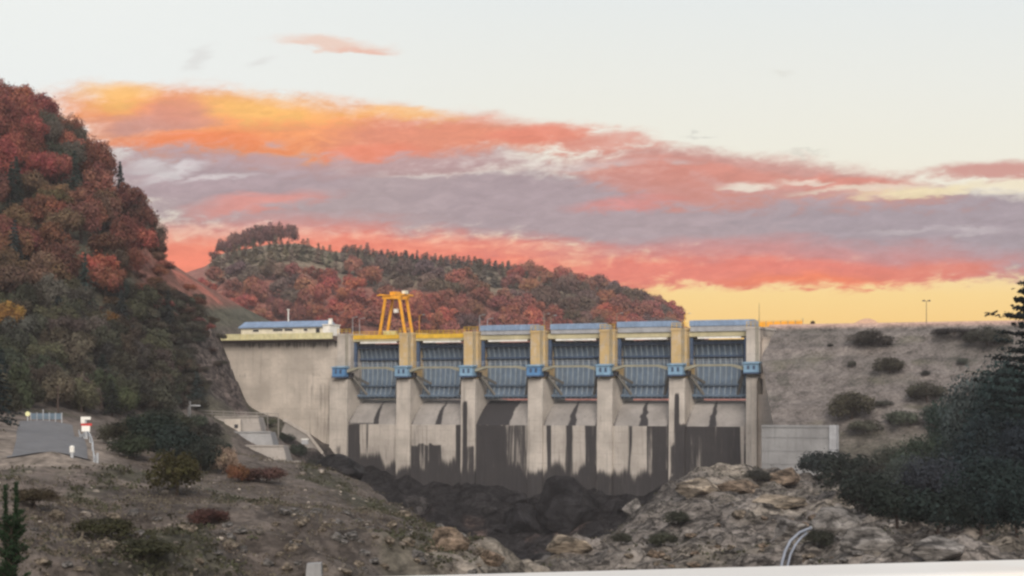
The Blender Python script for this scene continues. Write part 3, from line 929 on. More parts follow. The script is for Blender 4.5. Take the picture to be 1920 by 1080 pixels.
def _obj(name, me, parent=None, loc=(0, 0, 0), rz=0.0, scale=(1, 1, 1), color=None):
    o = bpy.data.objects.new(name, me); COL.objects.link(o)
    o.location = loc; o.rotation_euler = (0, 0, rz); o.scale = scale
    if parent is not None:
        o.parent = parent
    if color is not None:
        o.color = (*color, 1.0)
    return o

def vary(c, rng, a=0.15):
    k = 1 + rng.uniform(-a, a)
    return tuple(max(0.004, v * k * (1 + rng.uniform(-a, a) * 0.6)) for v in c)

TR = random.Random(5)
def broadleaf(name, base, h, w, color, label, group=None, cat='tree', protos=None, crown_lo=0.22):
    """crown spans from crown_lo*h to h, w is its width."""
    protos = protos or BROAD
    t = empty(name, base, TR.uniform(0, 6.28), label, cat, group)
    ch = h * (1 - crown_lo)
    _obj('crown', TR.choice(protos), t, (0, 0, h - ch / 2), TR.uniform(0, 6.28), (w / 2, w / 2, ch / 1.75), color)
    _obj('trunk', TR.choice(TRUNKS), t, (0, 0, -0.3), TR.uniform(0, 6.28), (h * 0.8, h * 0.8, h * 0.8))
    return t
def conifer(name, base, h, w, color, label, group=None, protos=None):
    t = empty(name, base, TR.uniform(0, 6.28), label, 'conifer', group)
    k = w / 0.40
    _obj('crown', TR.choice(protos or CONI), t, (0, 0, 0), 0, (k, k, h), color)
    _obj('trunk', CTRUNK, t, (0, 0, -0.3), 0, (h, h, h * 0.97))
    return t
STEMS = trunk_mesh(17, 0.8, 0.05, 7)
def shrub(base, h, w, color, label, group=None, protos=None, name='shrub'):
    t = empty(name, base, TR.uniform(0, 6.28), label, 'bush', group)
    _obj('foliage', TR.choice(protos or BUSH), t, (0, 0, h * 0.42), TR.uniform(0, 6.28), (w / 2, w / 2, h * 0.62), color)
    _obj('stem', STEMS, t, (0, 0, -0.1), 0, (h * 0.7, h * 0.7, h * 0.7))
    return t

RUST = (0.265, 0.088, 0.070); RUSTB = (0.38, 0.120, 0.090); OLIVE = (0.165, 0.104, 0.064); DARKG = (0.070, 0.066, 0.045)
BLUEG = (0.042, 0.058, 0.050); MAUVE = (0.19, 0.095, 0.088); GOLD = (0.26, 0.145, 0.045); GREYG = (0.105, 0.097, 0.070); NIGHT = (0.024, 0.036, 0.036)

# ------------------------------------------------------------------ wood on the left hillside
vr = np.random.default_rng(77)
cand = []
yy = 238.0
while yy < 452:
    sp = 5.3 + 1.2 * (yy > 330)
    xx = -165.0
    while xx < -50:
        cand.append((xx + vr.uniform(-2.6, 2.6), yy + vr.uniform(-2.6, 2.6)))
        xx += sp
    yy += sp
cand = np.array(cand)
cz = height(cand[:, 0], cand[:, 1])
rdv = road_dist(cand[:, 0], cand[:, 1])
nz = fbm(cand[:, 0] / 22, cand[:, 1] / 22, 0, 3, 8)
for (x, y), z, rd_, nn in zip(cand, cz, rdv, nz):
    px, py = HX + x / (K * y), HY - z / (K * y)
    if px < -110 or px > 402 or rd_ < 7.5 or z < -2.9:
        continue
    if px > 215 and y > 330 and py < 600:                 # bare reddish shoulder and the rock face
        if not (px < 290 and py > 560) and not (px < 250 and py < 430) and not (px < 285 and py < 470 and y > 395):
            continue
    if px > 335 and y > 345 or px > 300 and py < 625:
        continue
    if px > 170 and y < 250 or (px > 40 and px < 125 and py > 766):
        continue
    base = Vector((x, y, z)); j = py + 55 * nn
    big_ = 1.0 if y > 320 else 0.8
    if j < 375:
        if vr.random() < 0.74:
            broadleaf('autumn_tree', base, vr.uniform(8.5, 12.5), vr.uniform(8, 11), vary(RUST if vr.random() < .78 else RUSTB, vr, .22),
                      'rust red broadleaf tree in the autumn wood high on the left hillside', 'rust red trees high on the left hillside', protos=BIG, crown_lo=0.1)
        else:
            broadleaf('dark_tree', base, vr.uniform(8, 11), vr.uniform(7, 9), vary(GREYG if vr.random() < .5 else DARKG, vr, .2),
                      'dark grey green tree between the rust red crowns high on the left hillside', 'dark trees among the rust red crowns', protos=BIG)
    elif j < 575:
        u = vr.random()
        if u < 0.48:
            broadleaf('autumn_tree', base, vr.uniform(7, 10), vr.uniform(7, 9.5), vary((0.190, 0.082, 0.058), vr, .2),
                      'brownish red tree in the mixed wood halfway up the left hillside', 'brownish red trees halfway up the left hillside', crown_lo=0.08)
        elif u < 0.85:
            broadleaf('olive_tree_crown', base, vr.uniform(7, 10), vr.uniform(7, 9.5), vary(OLIVE, vr, .25),
                      'olive brown tree in the mixed wood halfway up the left hillside', 'olive brown trees halfway up the left hillside', crown_lo=0.08).name = 'broadleaf_tree'
        else:
            conifer('conifer', base, vr.uniform(9, 13), vr.uniform(4, 5.2), vary(BLUEG, vr, .2),
                    'dark slender conifer standing in the mixed wood halfway up the left hillside', 'conifers halfway up the left hillside')
    else:
        u = vr.random()
        if u < 0.10:
            conifer('conifer', base, vr.uniform(7, 10) * big_, vr.uniform(3.6, 4.6), vary(BLUEG, vr, .2),
                    'dark pointed conifer in the green cover low on the left hillside', 'conifers low on the left hillside')
        elif u < 0.42:
            broadleaf('broadleaf_tree', base, vr.uniform(5.5, 8) * big_, vr.uniform(6.5, 9) * big_, vary(GREYG, vr, .25),
                      'grey green bushy tree in the thick cover low on the left hillside', 'grey green trees low on the left hillside', crown_lo=-0.15)
        else:
            broadleaf('broadleaf_tree', base, vr.uniform(5.5, 8.5) * big_, vr.uniform(6.5, 9) * big_, vary(DARKG, vr, .25),
                      'dark green bushy tree in the thick cover low on the left hillside', 'dark green trees low on the left hillside', crown_lo=-0.15)
def hill_tree(px, py, **kw):
    return hit(px, py, 240, 450)
# single ones that stand out
for px, py, h, w, c, lab in [
    (12, 640, 7, 6, GOLD, 'small golden yellow tree among dark greens at the left edge'),
    (205, 640, 6, 5.5, (0.2, 0.105, 0.03), 'small orange brown tree above the dark bushes left of the bare slope'),
    (75, 560, 9, 4.5, (0.19, 0.11, 0.08), 'slender pale pinkish tree among dark conifers on the left hillside'),
    (186, 545, 8, 7, (0.34, 0.10, 0.07), 'bright coral red tree at the edge of the bare red slope'),
    (262, 500, 9, 9, RUSTB, 'broad coral red tree crowning the bare red slope')]:
    broadleaf('broadleaf_tree', hit(px, py, 240, 450), h, w, c, lab)
for px, py, h, w, c, lab in [
    (250, 432, 8.5, 8, (0.12, 0.062, 0.05), 'dark brown tree at the right edge of the red wood against the sky'),
    (268, 452, 8, 7.5, (0.17, 0.068, 0.055), 'dull red tree low on the skyline above the bare slope'),
    (286, 470, 7, 6.5, (0.085, 0.062, 0.05), 'dark twiggy tree on the skyline left of the small round bushes'),
    (232, 480, 8, 8, (0.20, 0.075, 0.058), 'rounded dull red tree on the upper left of the bare slope'),
    (214, 525, 7, 7, (0.10, 0.07, 0.05), 'brown tree at the left margin of the bare red slope'),
    (256, 520, 6, 6.5, (0.22, 0.08, 0.06), 'small red tree in the middle of the bare slope')]:
    broadleaf('broadleaf_tree', hit(px, py, 300, 450), h, w, c, lab, protos=BIG, crown_lo=0.0)
for px, py, h, w, c, lab in [
    (328, 500, 3.6, 5.0, DARKG, 'dark round bush on the skyline of the bare shoulder'),
    (352, 512, 3.2, 4.0, (0.06, 0.055, 0.04), 'small brownish bush right of the dark round skyline bush'),
    (383, 540, 4.8, 5.5, (0.06, 0.055, 0.042), 'tall brown bush lowest on the skyline of the bare shoulder'),
    (308, 560, 4.2, 3.0, DARKG, 'upright dark green bush in the middle of the bare red shoulder'),
    (226, 570, 6.5, 3.6, BLUEG, 'dark upright shrub at the left side of the bare red shoulder'),
    (290, 478, 4.5, 5.0, (0.10, 0.05, 0.04), 'twiggy reddish bush high on the skyline of the bare shoulder'),
    (312, 470, 4.0, 3.4, (0.13, 0.055, 0.045), 'thin leafless reddish bush leaning out over the skyline'),
    (275, 600, 3.0, 5.0, GREYG, 'low grey bush below the bare red shoulder'),
    (330, 640, 3.0, 5.5, (0.075, 0.07, 0.05), 'low olive bush above the dark rock face'),
    (300, 665, 3.2, 6.0, DARKG, 'wide dark bush on the slope left of the rock face'),
    (345, 700, 3.2, 6.0, GREYG, 'wide grey green bush left of the rock face foot'),
    (262, 690, 4.0, 6.5, DARKG, 'large dark bush on the slope above the guard rail'),
    (300, 735, 3.6, 6.5, (0.036, 0.043, 0.030), 'dark bush above the left end of the guard rail'),
    (380, 735, 2.2, 4.0, GREYG, 'small grey bush at the foot of the dark rock face'),
    (425, 615, 5.4, 5.0, NIGHT, 'dark tree behind the yellow railing at the left end of the dam crest')]:
    shrub(hit(px, py, 240, 450), h, w, c, lab)
for k, (px, Y, h, w) in enumerate([(408, 432, 6.5, 6), (435, 446, 6.8, 5)]):
    shrub(on_ground((px - HX) * K * Y, Y), h, w, NIGHT, ['dark leafy tree left of the blue roofed building on the crest', 'narrow dark tree close beside the blue roofed building'][k], name='dark_tree')
conifer('conifer', on_ground((-14 - HX) * K * 190, 190), 9.5, 5.5, NIGHT, 'dark conifer cut by the left edge of the picture beside the road')

sr_ = np.random.default_rng(8)
nfl = 0
for k in range(900):
    if nfl >= 170: break
    px, py = sr_.uniform(190, 440), sr_.uniform(548, 772)
    b = hit(px, py, 240, 450)
    qx, qy = pix(b)
    if abs(qy - py) > 6 or b.y < 258: continue
    bare = smooth(352, 392, qx - max(0, 640 - qy) * 0.5)           # the rock face itself stays thin
    if vr.random() < bare * 0.86 or vr.random() < float(smooth(600, 560, qy)) * 0.6: continue
    nfl += 1
    s = sr_.uniform(2.2, 4.4) * (1 - 0.45 * float(bare))
    shrub(b, s * 0.8, s * 1.5, vary([(0.072, 0.068, 0.048), (0.088, 0.076, 0.058), (0.058, 0.060, 0.044), (0.080, 0.062, 0.048)][k % 4], sr_, .2), 'low brownish green scrub bush on the rocky flank left of the abutment wall', 'scrub bushes on the rocky flank')
for k in range(80):
    px, py = sr_.uniform(190, 420), sr_.uniform(430, 625)
    b = hit(px, py, 300, 450); s = sr_.uniform(1.4, 3.8)
    shrub(b, s * 0.8, s * 1.5, vary([(0.19, 0.078, 0.058), (0.12, 0.07, 0.052), (0.24, 0.085, 0.062)][k % 3], sr_, .25), 'small reddish scrub bush on the bare red shoulder', 'reddish scrub on the bare shoulder')

# ------------------------------------------------------------------ bushes on the near left bank
for px, py, Yr, w, h, c, lab in [
    (226, 834, (150, 300), 4.4, 2.8, DARKG, 'dark bush right of the red and white road sign'),
    (262, 822, (150, 300), 6.0, 3.6, (0.05, 0.06, 0.026), 'mossy green bush above the bare earth patch'),
    (285, 845, (150, 300), 6.4, 4.6, (0.03, 0.042, 0.032), 'large dark green bush in the middle of the near bank thicket'),
    (250, 860, (150, 300), 4.6, 3.0, (0.04, 0.05, 0.03), 'dark bush at the left foot of the near bank thicket'),
    (335, 870, (150, 300), 5.6, 4.4, (0.028, 0.04, 0.034), 'blue green bush left of the concrete terrace'),
    (375, 885, (150, 300), 4.4, 4.0, (0.035, 0.042, 0.034), 'dark bush against the left side of the concrete terrace'),
    (330, 930, (100, 210), 4.2, 3.9, (0.07, 0.062, 0.026), 'round brownish green bush alone on the stony slope'),
    (300, 808, (200, 330), 6.5, 4.2, (0.036, 0.046, 0.03), 'dark spreading bush below the guard rail post'),
    (400, 862, (200, 330), 4.0, 3.4, (0.05, 0.052, 0.04), 'greyish bush touching the concrete terrace'),
    (447, 905, (150, 340), 2.8, 2.0, (0.15, 0.070, 0.038), 'rusty orange shrub at the foot of the concrete terrace'),
    (420, 890, (150, 340), 2.8, 3.2, (0.26, 0.19, 0.14), 'pale dry shrub beside the rusty orange shrub'),
    (500, 905, (150, 340), 5.0, 1.8, (0.11, 0.06, 0.05), 'low reddish brown shrub under the concrete terrace'),
    (65, 950, (80, 160), 2.6, 1.2, (0.07, 0.055, 0.035), 'low dark scrub bush on the slope right of the young pine'),
    (200, 1010, (70, 140), 3.4, 1.3, (0.06, 0.058, 0.03), 'low olive scrub on the stony slope below the round bush'),
    (270, 1050, (70, 140), 3.2, 1.2, (0.055, 0.055, 0.03), 'low olive scrub near the bottom edge of the slope'),
    (390, 985, (80, 180), 3.0, 1.2, (0.10, 0.05, 0.042), 'low purplish scrub on the slope right of the round bush')]:
    shrub(hit(px, py, *Yr), h, w, c, lab)
for px, py, w, h, lab in [(335, 812, 6, 3.6, 'dark bush directly below the left end of the shelf railing'), (365, 806, 5.5, 3.4, 'dark bush right of the concrete post'), (392, 822, 5, 3.4, 'dark bush at the upper left corner of the concrete terrace'),
                          (350, 842, 6, 4.0, 'large dark bush left of the middle of the concrete terrace'), (385, 850, 5, 3.6, 'dark bush pressed against the left of the terrace'), (318, 838, 6, 4.0, 'dark bush in the dip between the thicket and the terrace'),
                          (405, 885, 4.4, 3.0, 'dark bush at the lower left corner of the concrete terrace'), (362, 872, 5, 3.6, 'dark bush in front of the lower left corner of the terrace')]:
    shrub(hit(px, py, 225, 345), h, w, vary((0.048, 0.054, 0.040), sr_, .25), lab)
# green strip right of the concrete terrace
for px, py, w, h, c, lab in [(505, 800, 4.5, 2.4, (0.075, 0.08, 0.045), 'olive bush at the top of the strip beside the concrete terrace'),
                             (535, 830, 5.0, 3.2, (0.035, 0.05, 0.032), 'dark green bush on the strip beside the concrete terrace'),
                             (560, 858, 4.6, 3.0, (0.04, 0.05, 0.034), 'dark bush lower on the strip beside the concrete terrace'),
                             (590, 880, 4.0, 2.4, (0.045, 0.045, 0.036), 'brownish bush at the foot of the first pier')]:
    shrub(hit(px, py, 300, 425), h, w, c, lab)

# young pine close on the left
def young_pine():
    b = hit(20, 1120, 40, 110)
    b = on_ground((18 - HX) * K * 66, 66)
    t = empty('young_pine', b, 0, 'young green pine with upright shoots at the lower left corner', 'tree')
    rng = np.random.default_rng(3)
    C, N, S_, Rn = [], [], [], []
    top = at(18, 905, 66).z - b.z
    leaders = [((-0.16, 0.0), top - 0.12), ((0.24, 0.05), top), ((0.05, 0.1), top * 0.84)]
    br = MB()
    shoots = []
    for (lx, ly), hh in leaders:
        shoots.append((Vector((lx * 0.4, ly * 0.4, 0)), Vector((lx, ly, hh))))
    for k in range(110):
        z = rng.uniform(0.1, 0.84) * top; th = rng.uniform(0, 6.28); L = (1 - z / top) * 0.8 + 0.34
        a = Vector((0.05, 0, z)); shoots.append((a, a + Vector((math.cos(th) * L, math.sin(th) * L, L * rng.uniform(0.5, 1.1)))))
    for a, e in shoots:
        br.tube([a, (a + e) / 2, e], [0.03, 0.02, 0.008], 5)
        L = (e - a).length; m = int(L * 210)
        for j in range(m):
            q = rng.uniform(0.2 if L < 2 else 0.55, 1.0) 
            p = a.lerp(e, q)
            d = rng.normal(size=3); d[2] = abs(d[2]) + 0.3; d /= np.linalg.norm(d)
            rr = rng.uniform(0.03, 0.24) * (1.25 - q * 0.8)
            C.append((p.x + d[0] * rr, p.y + d[1] * rr, p.z + d[2] * rr)); N.append(tuple(rng.normal(size=3)))
            S_.append(rng.uniform(0.02, 0.055)); Rn.append(rng.uniform(0.1, 0.9))
    me = leaf_mesh('needles', np.array(C), np.array(N), np.array(S_), np.array(Rn))
    _obj('needles', me, t, color=(0.028, 0.050, 0.024))
    tr = MB(); tr.tube([(0, 0, -0.2), (0.02, 0, top * 0.5), (0.05, 0.02, top * 0.85)], [0.07, 0.05, 0.02], 7)
    o = tr.mesh('trunk', M['bark']); _obj('trunk', o, t)
    _obj('branch', br.mesh('branch', M['bark']), t)['kind'] = 'stuff'
young_pine()

# ------------------------------------------------------------------ hill beyond the reservoir
RIDGE = [(200, 560), (300, 535), (385, 506), (402, 492), (420, 480), (500, 463), (560, 461), (620, 478), (700, 490), (760, 496), (900, 508), (1000, 524), (1060, 537), (1100, 551), (1150, 562), (1200, 580), (1250, 598), (1290, 614), (1350, 650), (1450, 690), (1600, 730)]
def hill_z(px, Y):
    rp = np.interp(px, [a for a, _ in RIDGE], [b for _, b in RIDGE])
    zr = (HY - rp) * K * 950
    t = (Y - 640) / 310.0
    f = np.where(t < 1, np.sin(np.clip(t, 0, 1) * math.pi / 2) ** 1.15, 1 - 0.5 * np.clip(t - 1, 0, 2) ** 1.3)
    return -10 + (zr + 10) * f
hY, hP = np.meshgrid(np.linspace(640, 1250, 110), np.linspace(150, 1650, 230), indexing='ij')
hX = (hP - HX) * K * hY
hZ = hill_z(hP, hY) + fbm(hX / 40, hY / 40, 0, 4, 15) * 1.6
farhill = grid_obj('hill', hX, hY, hZ, M['ground'])
tag(farhill, kind='structure')
hc = np.zeros(hX.shape + (3,)) + np.array((0.25, 0.11, 0.085))
hc = colmix(hc, (0.27, 0.085, 0.055), smooth(500, 545, HX * 0 + hP) * smooth(640, 600, hP) * smooth(880, 940, hY))
hc = colmix(hc, (0.27, 0.085, 0.055), smooth(420, 450, hP) * smooth(640, 600, hP) * smooth(880, 930, hY))
hc = colmix(hc, (0.135, 0.108, 0.075), smooth(805, 825, hY) * smooth(600, 640, hP) * smooth(1120, 1080, hP))
hc = colmix(hc, (0.19, 0.150, 0.105), smooth(805, 825, hY) * smooth(380, 400, hP) * smooth(935, 915, hY) * smooth(1120, 1080, hP))
add_attr(farhill.data, 'Col', np.concatenate([hc, np.ones(hc.shape[:2] + (1,))], -1), 'COL')
add_attr(farhill.data, 'rock', np.zeros(hX.shape))
def far_base(px, Y):
    return Vector(((px - HX) * K * Y, Y, float(hill_z(np.array(px), np.array(Y)))))
FT = MB(); FT.tube([(0, 0, -0.1), (0, 0, 0.5)], [0.05, 0.03], 5)
def far_tree_mesh(k, con):
    """crown and trunk of a far tree in one mesh; unit height."""
    rng = np.random.default_rng(300 + k)
    src = conifer_crown(320 + k, whorls=11, per=6, width=0.2, leaf=0.032) if con else broad_crown(340 + k, nl=12, n=1300, leaf=0.085, jit=0.22, spread=0.68)
    n = len(src.vertices); co = np.empty(n * 3, dtype=np.float32); src.vertices.foreach_get('co', co); co = co.reshape(-1, 3)
    if not con:
        co = co * np.array([0.5, 0.5, 0.52]) + np.array([0, 0, 0.55])
        src.vertices.foreach_set('co', co.astype(np.float32).ravel()); src.update()
    return src
FARB = [far_tree_mesh(k, False) for k in range(5)]
FARC = [far_tree_mesh(k, True) for k in range(4)]
fr = np.random.default_rng(19)
def far_tree(name, px, Y, h, w, c, label, group, con):
    o = _obj(name, TR.choice(FARC if con else FARB), None, far_base(px, Y) - Vector((0, 0, 0.14 * h)), TR.uniform(0, 6.28), (w / (0.4 if con else 1.0), w / (0.4 if con else 1.0), h), c)
    tag(o, label, 'conifer' if con else 'tree', group)
# clump of round trees on the summit
for k, (px, h, w) in enumerate([(402, 7, 8), (418, 11, 11), (436, 13, 12), (455, 14, 11), (472, 14, 11), (487, 15, 11), (503, 15.5, 11), (517, 15, 10), (546, 14, 10.5), (428, 9, 9), (464, 11, 10), (495, 12, 10)]):
    if px == 546:
        far_tree('broadleaf_tree', px, 945, h, w, MAUVE, 'single round tree standing apart at the right of the summit clump', None, False)
    else:
        far_tree('broadleaf_tree', px, 945 - 8 * (k > 8), h, w, vary(MAUVE, fr, .15), 'round mauve tree in the clump on the summit of the far hill', 'round trees clumped on the far summit', False)
# dark plantation along the ridge
for row, Y in enumerate((952, 926, 896, 866, 838)):
    px = 385.0 + row * 5
    while px < 1120 - (row > 2) * 90:
        if not (Y > 890 and 380 < px < 640):
            far_tree('conifer', px + fr.uniform(-3, 3), Y + fr.uniform(-8, 8), fr.uniform(5.2, 8.0) * (1.3 if fr.random() < .08 else 1), fr.uniform(5.0, 7.5), vary((0.31, 0.245, 0.170) if px < 640 else (0.25, 0.205, 0.165), fr, .2),
                     'small dark conifer in the plantation along the ridge of the far hill', 'conifers along the far ridge', True)
        px += fr.uniform(11.5, 14)
# rust red wood below the plantation
for row, Y in enumerate((935, 905, 876, 850, 826, 802, 780, 760, 742)):
    px = 372.0 + (row % 2) * 14
    while px < 1278:
        rp = np.interp(px, [a for a, _ in RIDGE], [b for _, b in RIDGE])
        ok = Y < 805 or px > 1080 or (px > 960 and Y < 900) or (640 < px < 880 and Y < 830)
        if ok:
            red = fbm(np.array(px / 90.0), np.array(Y / 40.0), 0, 3, 66)
            c = (0.43, 0.140, 0.098) if red > 0.12 else ((0.32, 0.132, 0.098) if red > -0.2 else (0.20, 0.135, 0.110))
            dark = c[0] < 0.21
            far_tree('autumn_tree', px + fr.uniform(-9, 9), Y + fr.uniform(-9, 9), fr.uniform(9, 12.5), fr.uniform(10.5, 14.5), vary(c, fr, .2),
                     'brownish grey tree between the red crowns on the far hill' if dark else 'rust red tree in the wood on the slope of the far hill',
                     'brownish trees on the far hill' if dark else 'rust red trees on the far hill', False)
        px += fr.uniform(26, 36)

# ------------------------------------------------------------------ embankment shrubs
for px, py, w, h, c, lab in [
    (1635, 650, 8.2, 3.2, (0.05, 0.044, 0.036), 'wide dark bush high on the embankment below the crest'),
    (1668, 702, 5.8, 3.3, (0.055, 0.05, 0.036), 'round dark bush in the middle of the embankment'),
    (1597, 788, 8.6, 5.4, (0.06, 0.054, 0.036), 'largest domed bush low on the embankment above the retaining wall'),
    (1738, 752, 7.4, 3.8, (0.055, 0.052, 0.038), 'dark oblong bush low on the embankment beside the right bank trees'),
    (1790, 628, 9.0, 1.5, (0.05, 0.044, 0.042), 'long low dark hedge of scrub just below the embankment crest'),
    (1557, 650, 1.2, 0.7, (0.05, 0.05, 0.04), 'tiny bush alone high on the left part of the embankment'),
    (1598, 688, 1.5, 1.4, (0.05, 0.05, 0.04), 'small upright bush left of the round middle bush'),
    (1736, 706, 1.6, 1.2, (0.045, 0.045, 0.04), 'small bush right of the round middle bush'),
    (1806, 684, 2.0, 1.4, (0.05, 0.055, 0.045), 'small bush near the trees on the upper right embankment'),
    (1657, 762, 3.2, 1.1, (0.05, 0.05, 0.04), 'low flat bush right of the largest domed bush'),
    (1690, 800, 6.6, 3.0, (0.055, 0.062, 0.045), 'grey green bush at the foot of the embankment'),
    (1620, 812, 6.0, 2.4, (0.075, 0.074, 0.055), 'pale grey green scrub right of the retaining wall'),
    (1850, 650, 8.0, 4.2, (0.06, 0.06, 0.046), 'large grey bush on the upper embankment behind the fir'),
    (1760, 800, 7.0, 3.6, (0.045, 0.055, 0.045), 'dark bush at the foot of the embankment among the trees')]:
    shrub(emb_hit(px, py), h * 1.25, w * 1.25, tuple(q * 1.45 for q in c), lab)

# ------------------------------------------------------------------ dark trees on the right bank
fb = on_ground((1928 - HX) * K * 172, 172)
conifer('fir_tree', fb, at(1928, 522, 172).z - fb.z, 10.5, (0.020, 0.031, 0.031), 'tall dark fir cut by the right edge of the picture', protos=TALLFIR)
for px, Y, top, w, c, lab in [
    (1890, 200, 655, 12, (0.024, 0.037, 0.036), 'dark tree standing left of the tall fir'),
    (1838, 215, 692, 12, (0.050, 0.062, 0.056), 'broad blue green tree in front of the embankment right of the bushes'),
    (1785, 230, 728, 9, (0.036, 0.050, 0.046), 'dark blue green tree at the left shoulder of the right bank wood'),
    (1868, 175, 765, 9.5, (0.024, 0.036, 0.037), 'darkest tree in front of the right bank wood'),
    (1800, 190, 792, 9.5, (0.044, 0.054, 0.047), 'dark tree low in front of the blue green trees'),
    (1728, 210, 806, 9.5, (0.050, 0.056, 0.044), 'dark spreading tree left of the right bank wood'),
    (1915, 160, 785, 10, (0.021, 0.032, 0.033), 'dark tree low at the right edge under the fir'),
    (1668, 235, 835, 10, (0.062, 0.066, 0.050), 'olive dark tree right of the retaining wall end'),
    (1755, 165, 850, 8.5, (0.028, 0.040, 0.038), 'dark tree above the grey rocks on the right bank'),
    (1695, 180, 850, 8, (0.050, 0.055, 0.042), 'dark tree half way down the right bank thicket'),
    (1850, 150, 850, 10, (0.019, 0.029, 0.030), 'nearest dark tree on the right bank'),
    (1640, 190, 862, 7.5, (0.034, 0.041, 0.033), 'dark bushy tree at the left end of the right bank thicket'),
    (1912, 235, 668, 12, (0.026, 0.038, 0.038), 'dark tree behind the tall fir at the right edge')]:
    b = on_ground((px - HX) * K * Y, Y)
    h = at(px, top, Y).z - b.z
    broadleaf('dark_tree', b, h, w, vary(tuple(q * 1.45 for q in c), vr, .25), lab, crown_lo=-0.1, protos=NEAR)
for px, py, Yr, w, h, c, lab in [
    (1548, 900, (180, 345), 8.5, 5.0, (0.026, 0.033, 0.031), 'dark bush in front of the retaining wall'),
    (1596, 930, (180, 345), 8.0, 6.0, (0.030, 0.037, 0.031), 'dark bush right of the bush before the retaining wall'),
    (1630, 965, (150, 345), 7.0, 5.4, (0.028, 0.036, 0.030), 'dark bush hanging over the pale rocks on the right bank'),
    (1680, 990, (120, 300), 6.0, 4.2, (0.026, 0.034, 0.028), 'dark low bush at the lower edge of the right bank thicket'),
    (1760, 1000, (120, 300), 6.0, 4.2, (0.022, 0.031, 0.027), 'dark bush right of the low bush at the thicket edge'),
    (1840, 1003, (110, 300), 5.5, 4.2, (0.020, 0.029, 0.027), 'dark bush near the lower right corner'),
    (1905, 1006, (110, 300), 5.0, 4.2, (0.018, 0.028, 0.026), 'dark bush at the lower right edge'),
    (1270, 985, (150, 300), 3.4, 2.0, (0.055, 0.058, 0.040), 'grey green scrub on the near face of the right bank'),
    (1245, 1030, (120, 300), 3.0, 1.8, (0.05, 0.052, 0.036), 'grey green scrub low on the right bank'),
    (1420, 905, (200, 350), 4.2, 2.4, (0.055, 0.055, 0.045), 'grey bush between pale rocks below the side wall'),
    (1165, 1020, (120, 300), 2.2, 1.3, (0.05, 0.05, 0.036), 'small scrub on the pale ridge of the right bank'),
    (1540, 1030, (100, 300), 2.6, 1.6, (0.045, 0.047, 0.034), 'scrub right of the twin white pipes')]:
    shrub(hit(px, py, *Yr), h, w, c, lab)

# ------------------------------------------------------------------ on the dam crest
# control building
cb = empty('control_building', D(-24, 6, 14.6), math.atan2(DU.y, DU.x), 'long low cream building with blue sheet roof on the left dam crest', 'building')
ba, bb = u_of(447) - 1.2, u_of(607) - 1.6
mb = MB(); mb.box(D, ba, bb, 3.0, 8.5, 14.603, 16.9); mb.build('wall', M['cream'], cb)
mb = MB(); mb.prism(D, [(2.5, 16.9), (9.0, 16.9), (9.0, 17.1), (6.0, 18.55), (5.5, 18.55), (2.5, 17.15)], ba - 0.5, bb + 0.3)
for k in range(1, 22):
    x = ba + (bb - ba) * k / 22
    mb.beam(D(x, 2.5, 17.19), D(x, 5.6, 18.6), 0.08, 0.07)
mb.build('roof', M['roof_blue'], cb)
for xa, xb, z0, z1 in [(508, 527, 16.05, 16.65), (530, 546, 16.05, 16.65), (470, 482, 16.0, 16.6), (566, 574, 16.0, 16.6)]:
    f = MB(); f.box(D, u_of(xa) - 1.3, u_of(xb) - 1.3, 2.9, 2.997, z0, z1); fo = f.build('window', M['white'], cb)
    f = MB(); f.box(D, u_of(xa) - 1.2, u_of(xb) - 1.4, 2.86, 2.897, z0 + 0.08, z1 - 0.08); f.build('pane', M['glass'], fo)
f = MB(); f.box(D, u_of(590) - 1.4, u_of(597) - 1.4, 2.92, 2.997, 14.65, 16.6); f.build('door', M['dark'], cb)
mb = MB(); mb.box(D, bb + 0.003, bb + 1.9, 2.2, 7.0, 14.603, 17.3); mb.box(D, bb - 0.1, bb + 2.1, 2.0, 7.2, 17.303, 17.5); mb.box(D, bb + 0.9, bb + 1.6, 3.4, 4.1, 17.503, 18.9)
mb.build('annex', M['white'], cb)
# mast on the building
ms = empty('mast', D(u_of(527) - 1.5, 6, 18.6), 0, 'white mast rising from the blue roof of the crest building', 'mast')
mb = MB(); mb.tube([D(u_of(527) - 1.5, 5.7, 18.4), D(u_of(527) - 1.5, 5.7, 21.3)], [0.17, 0.15], 8); mb.build('pole', M['white'], ms)
mb = MB(); mb.box(D, u_of(527) - 1.75, u_of(527) - 1.25, 5.4, 6.0, 21.303, 21.5); mb.build('cap', M['white'], ms)

# yellow gantry crane
cu = u_of(732) - 1.2
cr = empty('gantry_crane', D(cu, 4.5, 14.3), math.atan2(DU.y, DU.x), 'yellow orange gantry crane with splayed legs on the crest above the first gates', 'crane')
ztop = 23.2
for wv in (3.2, 6.8):
    for s in (-1, 1):
        mb = MB(); mb.beam(D(cu + s * 3.5, wv, 14.303), D(cu + s * 1.9, wv, ztop), 0.52, 0.52); mb.build('leg', M['orange'], cr)
    mb = MB(); mb.box(D, cu - 2.6, cu + 2.6, wv - 0.25, wv + 0.25, ztop + 0.003, ztop + 0.75); mb.build('cross_beam', M['orange'], cr)
    mb = MB(); mb.beam(D(cu - 2.5, wv, 19.6), D(cu + 2.5, wv, 19.6), 0.2, 0.24)
for s in (-1, 1):
    mb = MB(); mb.box(D, cu + s * 2.9 - 0.25, cu + s * 2.9 + 0.25, 2.2, 7.8, ztop + 0.753, ztop + 1.15); mb.build('top_rail', M['orange'], cr)
    mb = MB(); mb.box(D, cu + s * 3.5 - 0.3, cu + s * 3.5 + 0.3, 2.6, 7.4, 14.305, 14.8); mb.build('bogie', M['yellow'], cr)
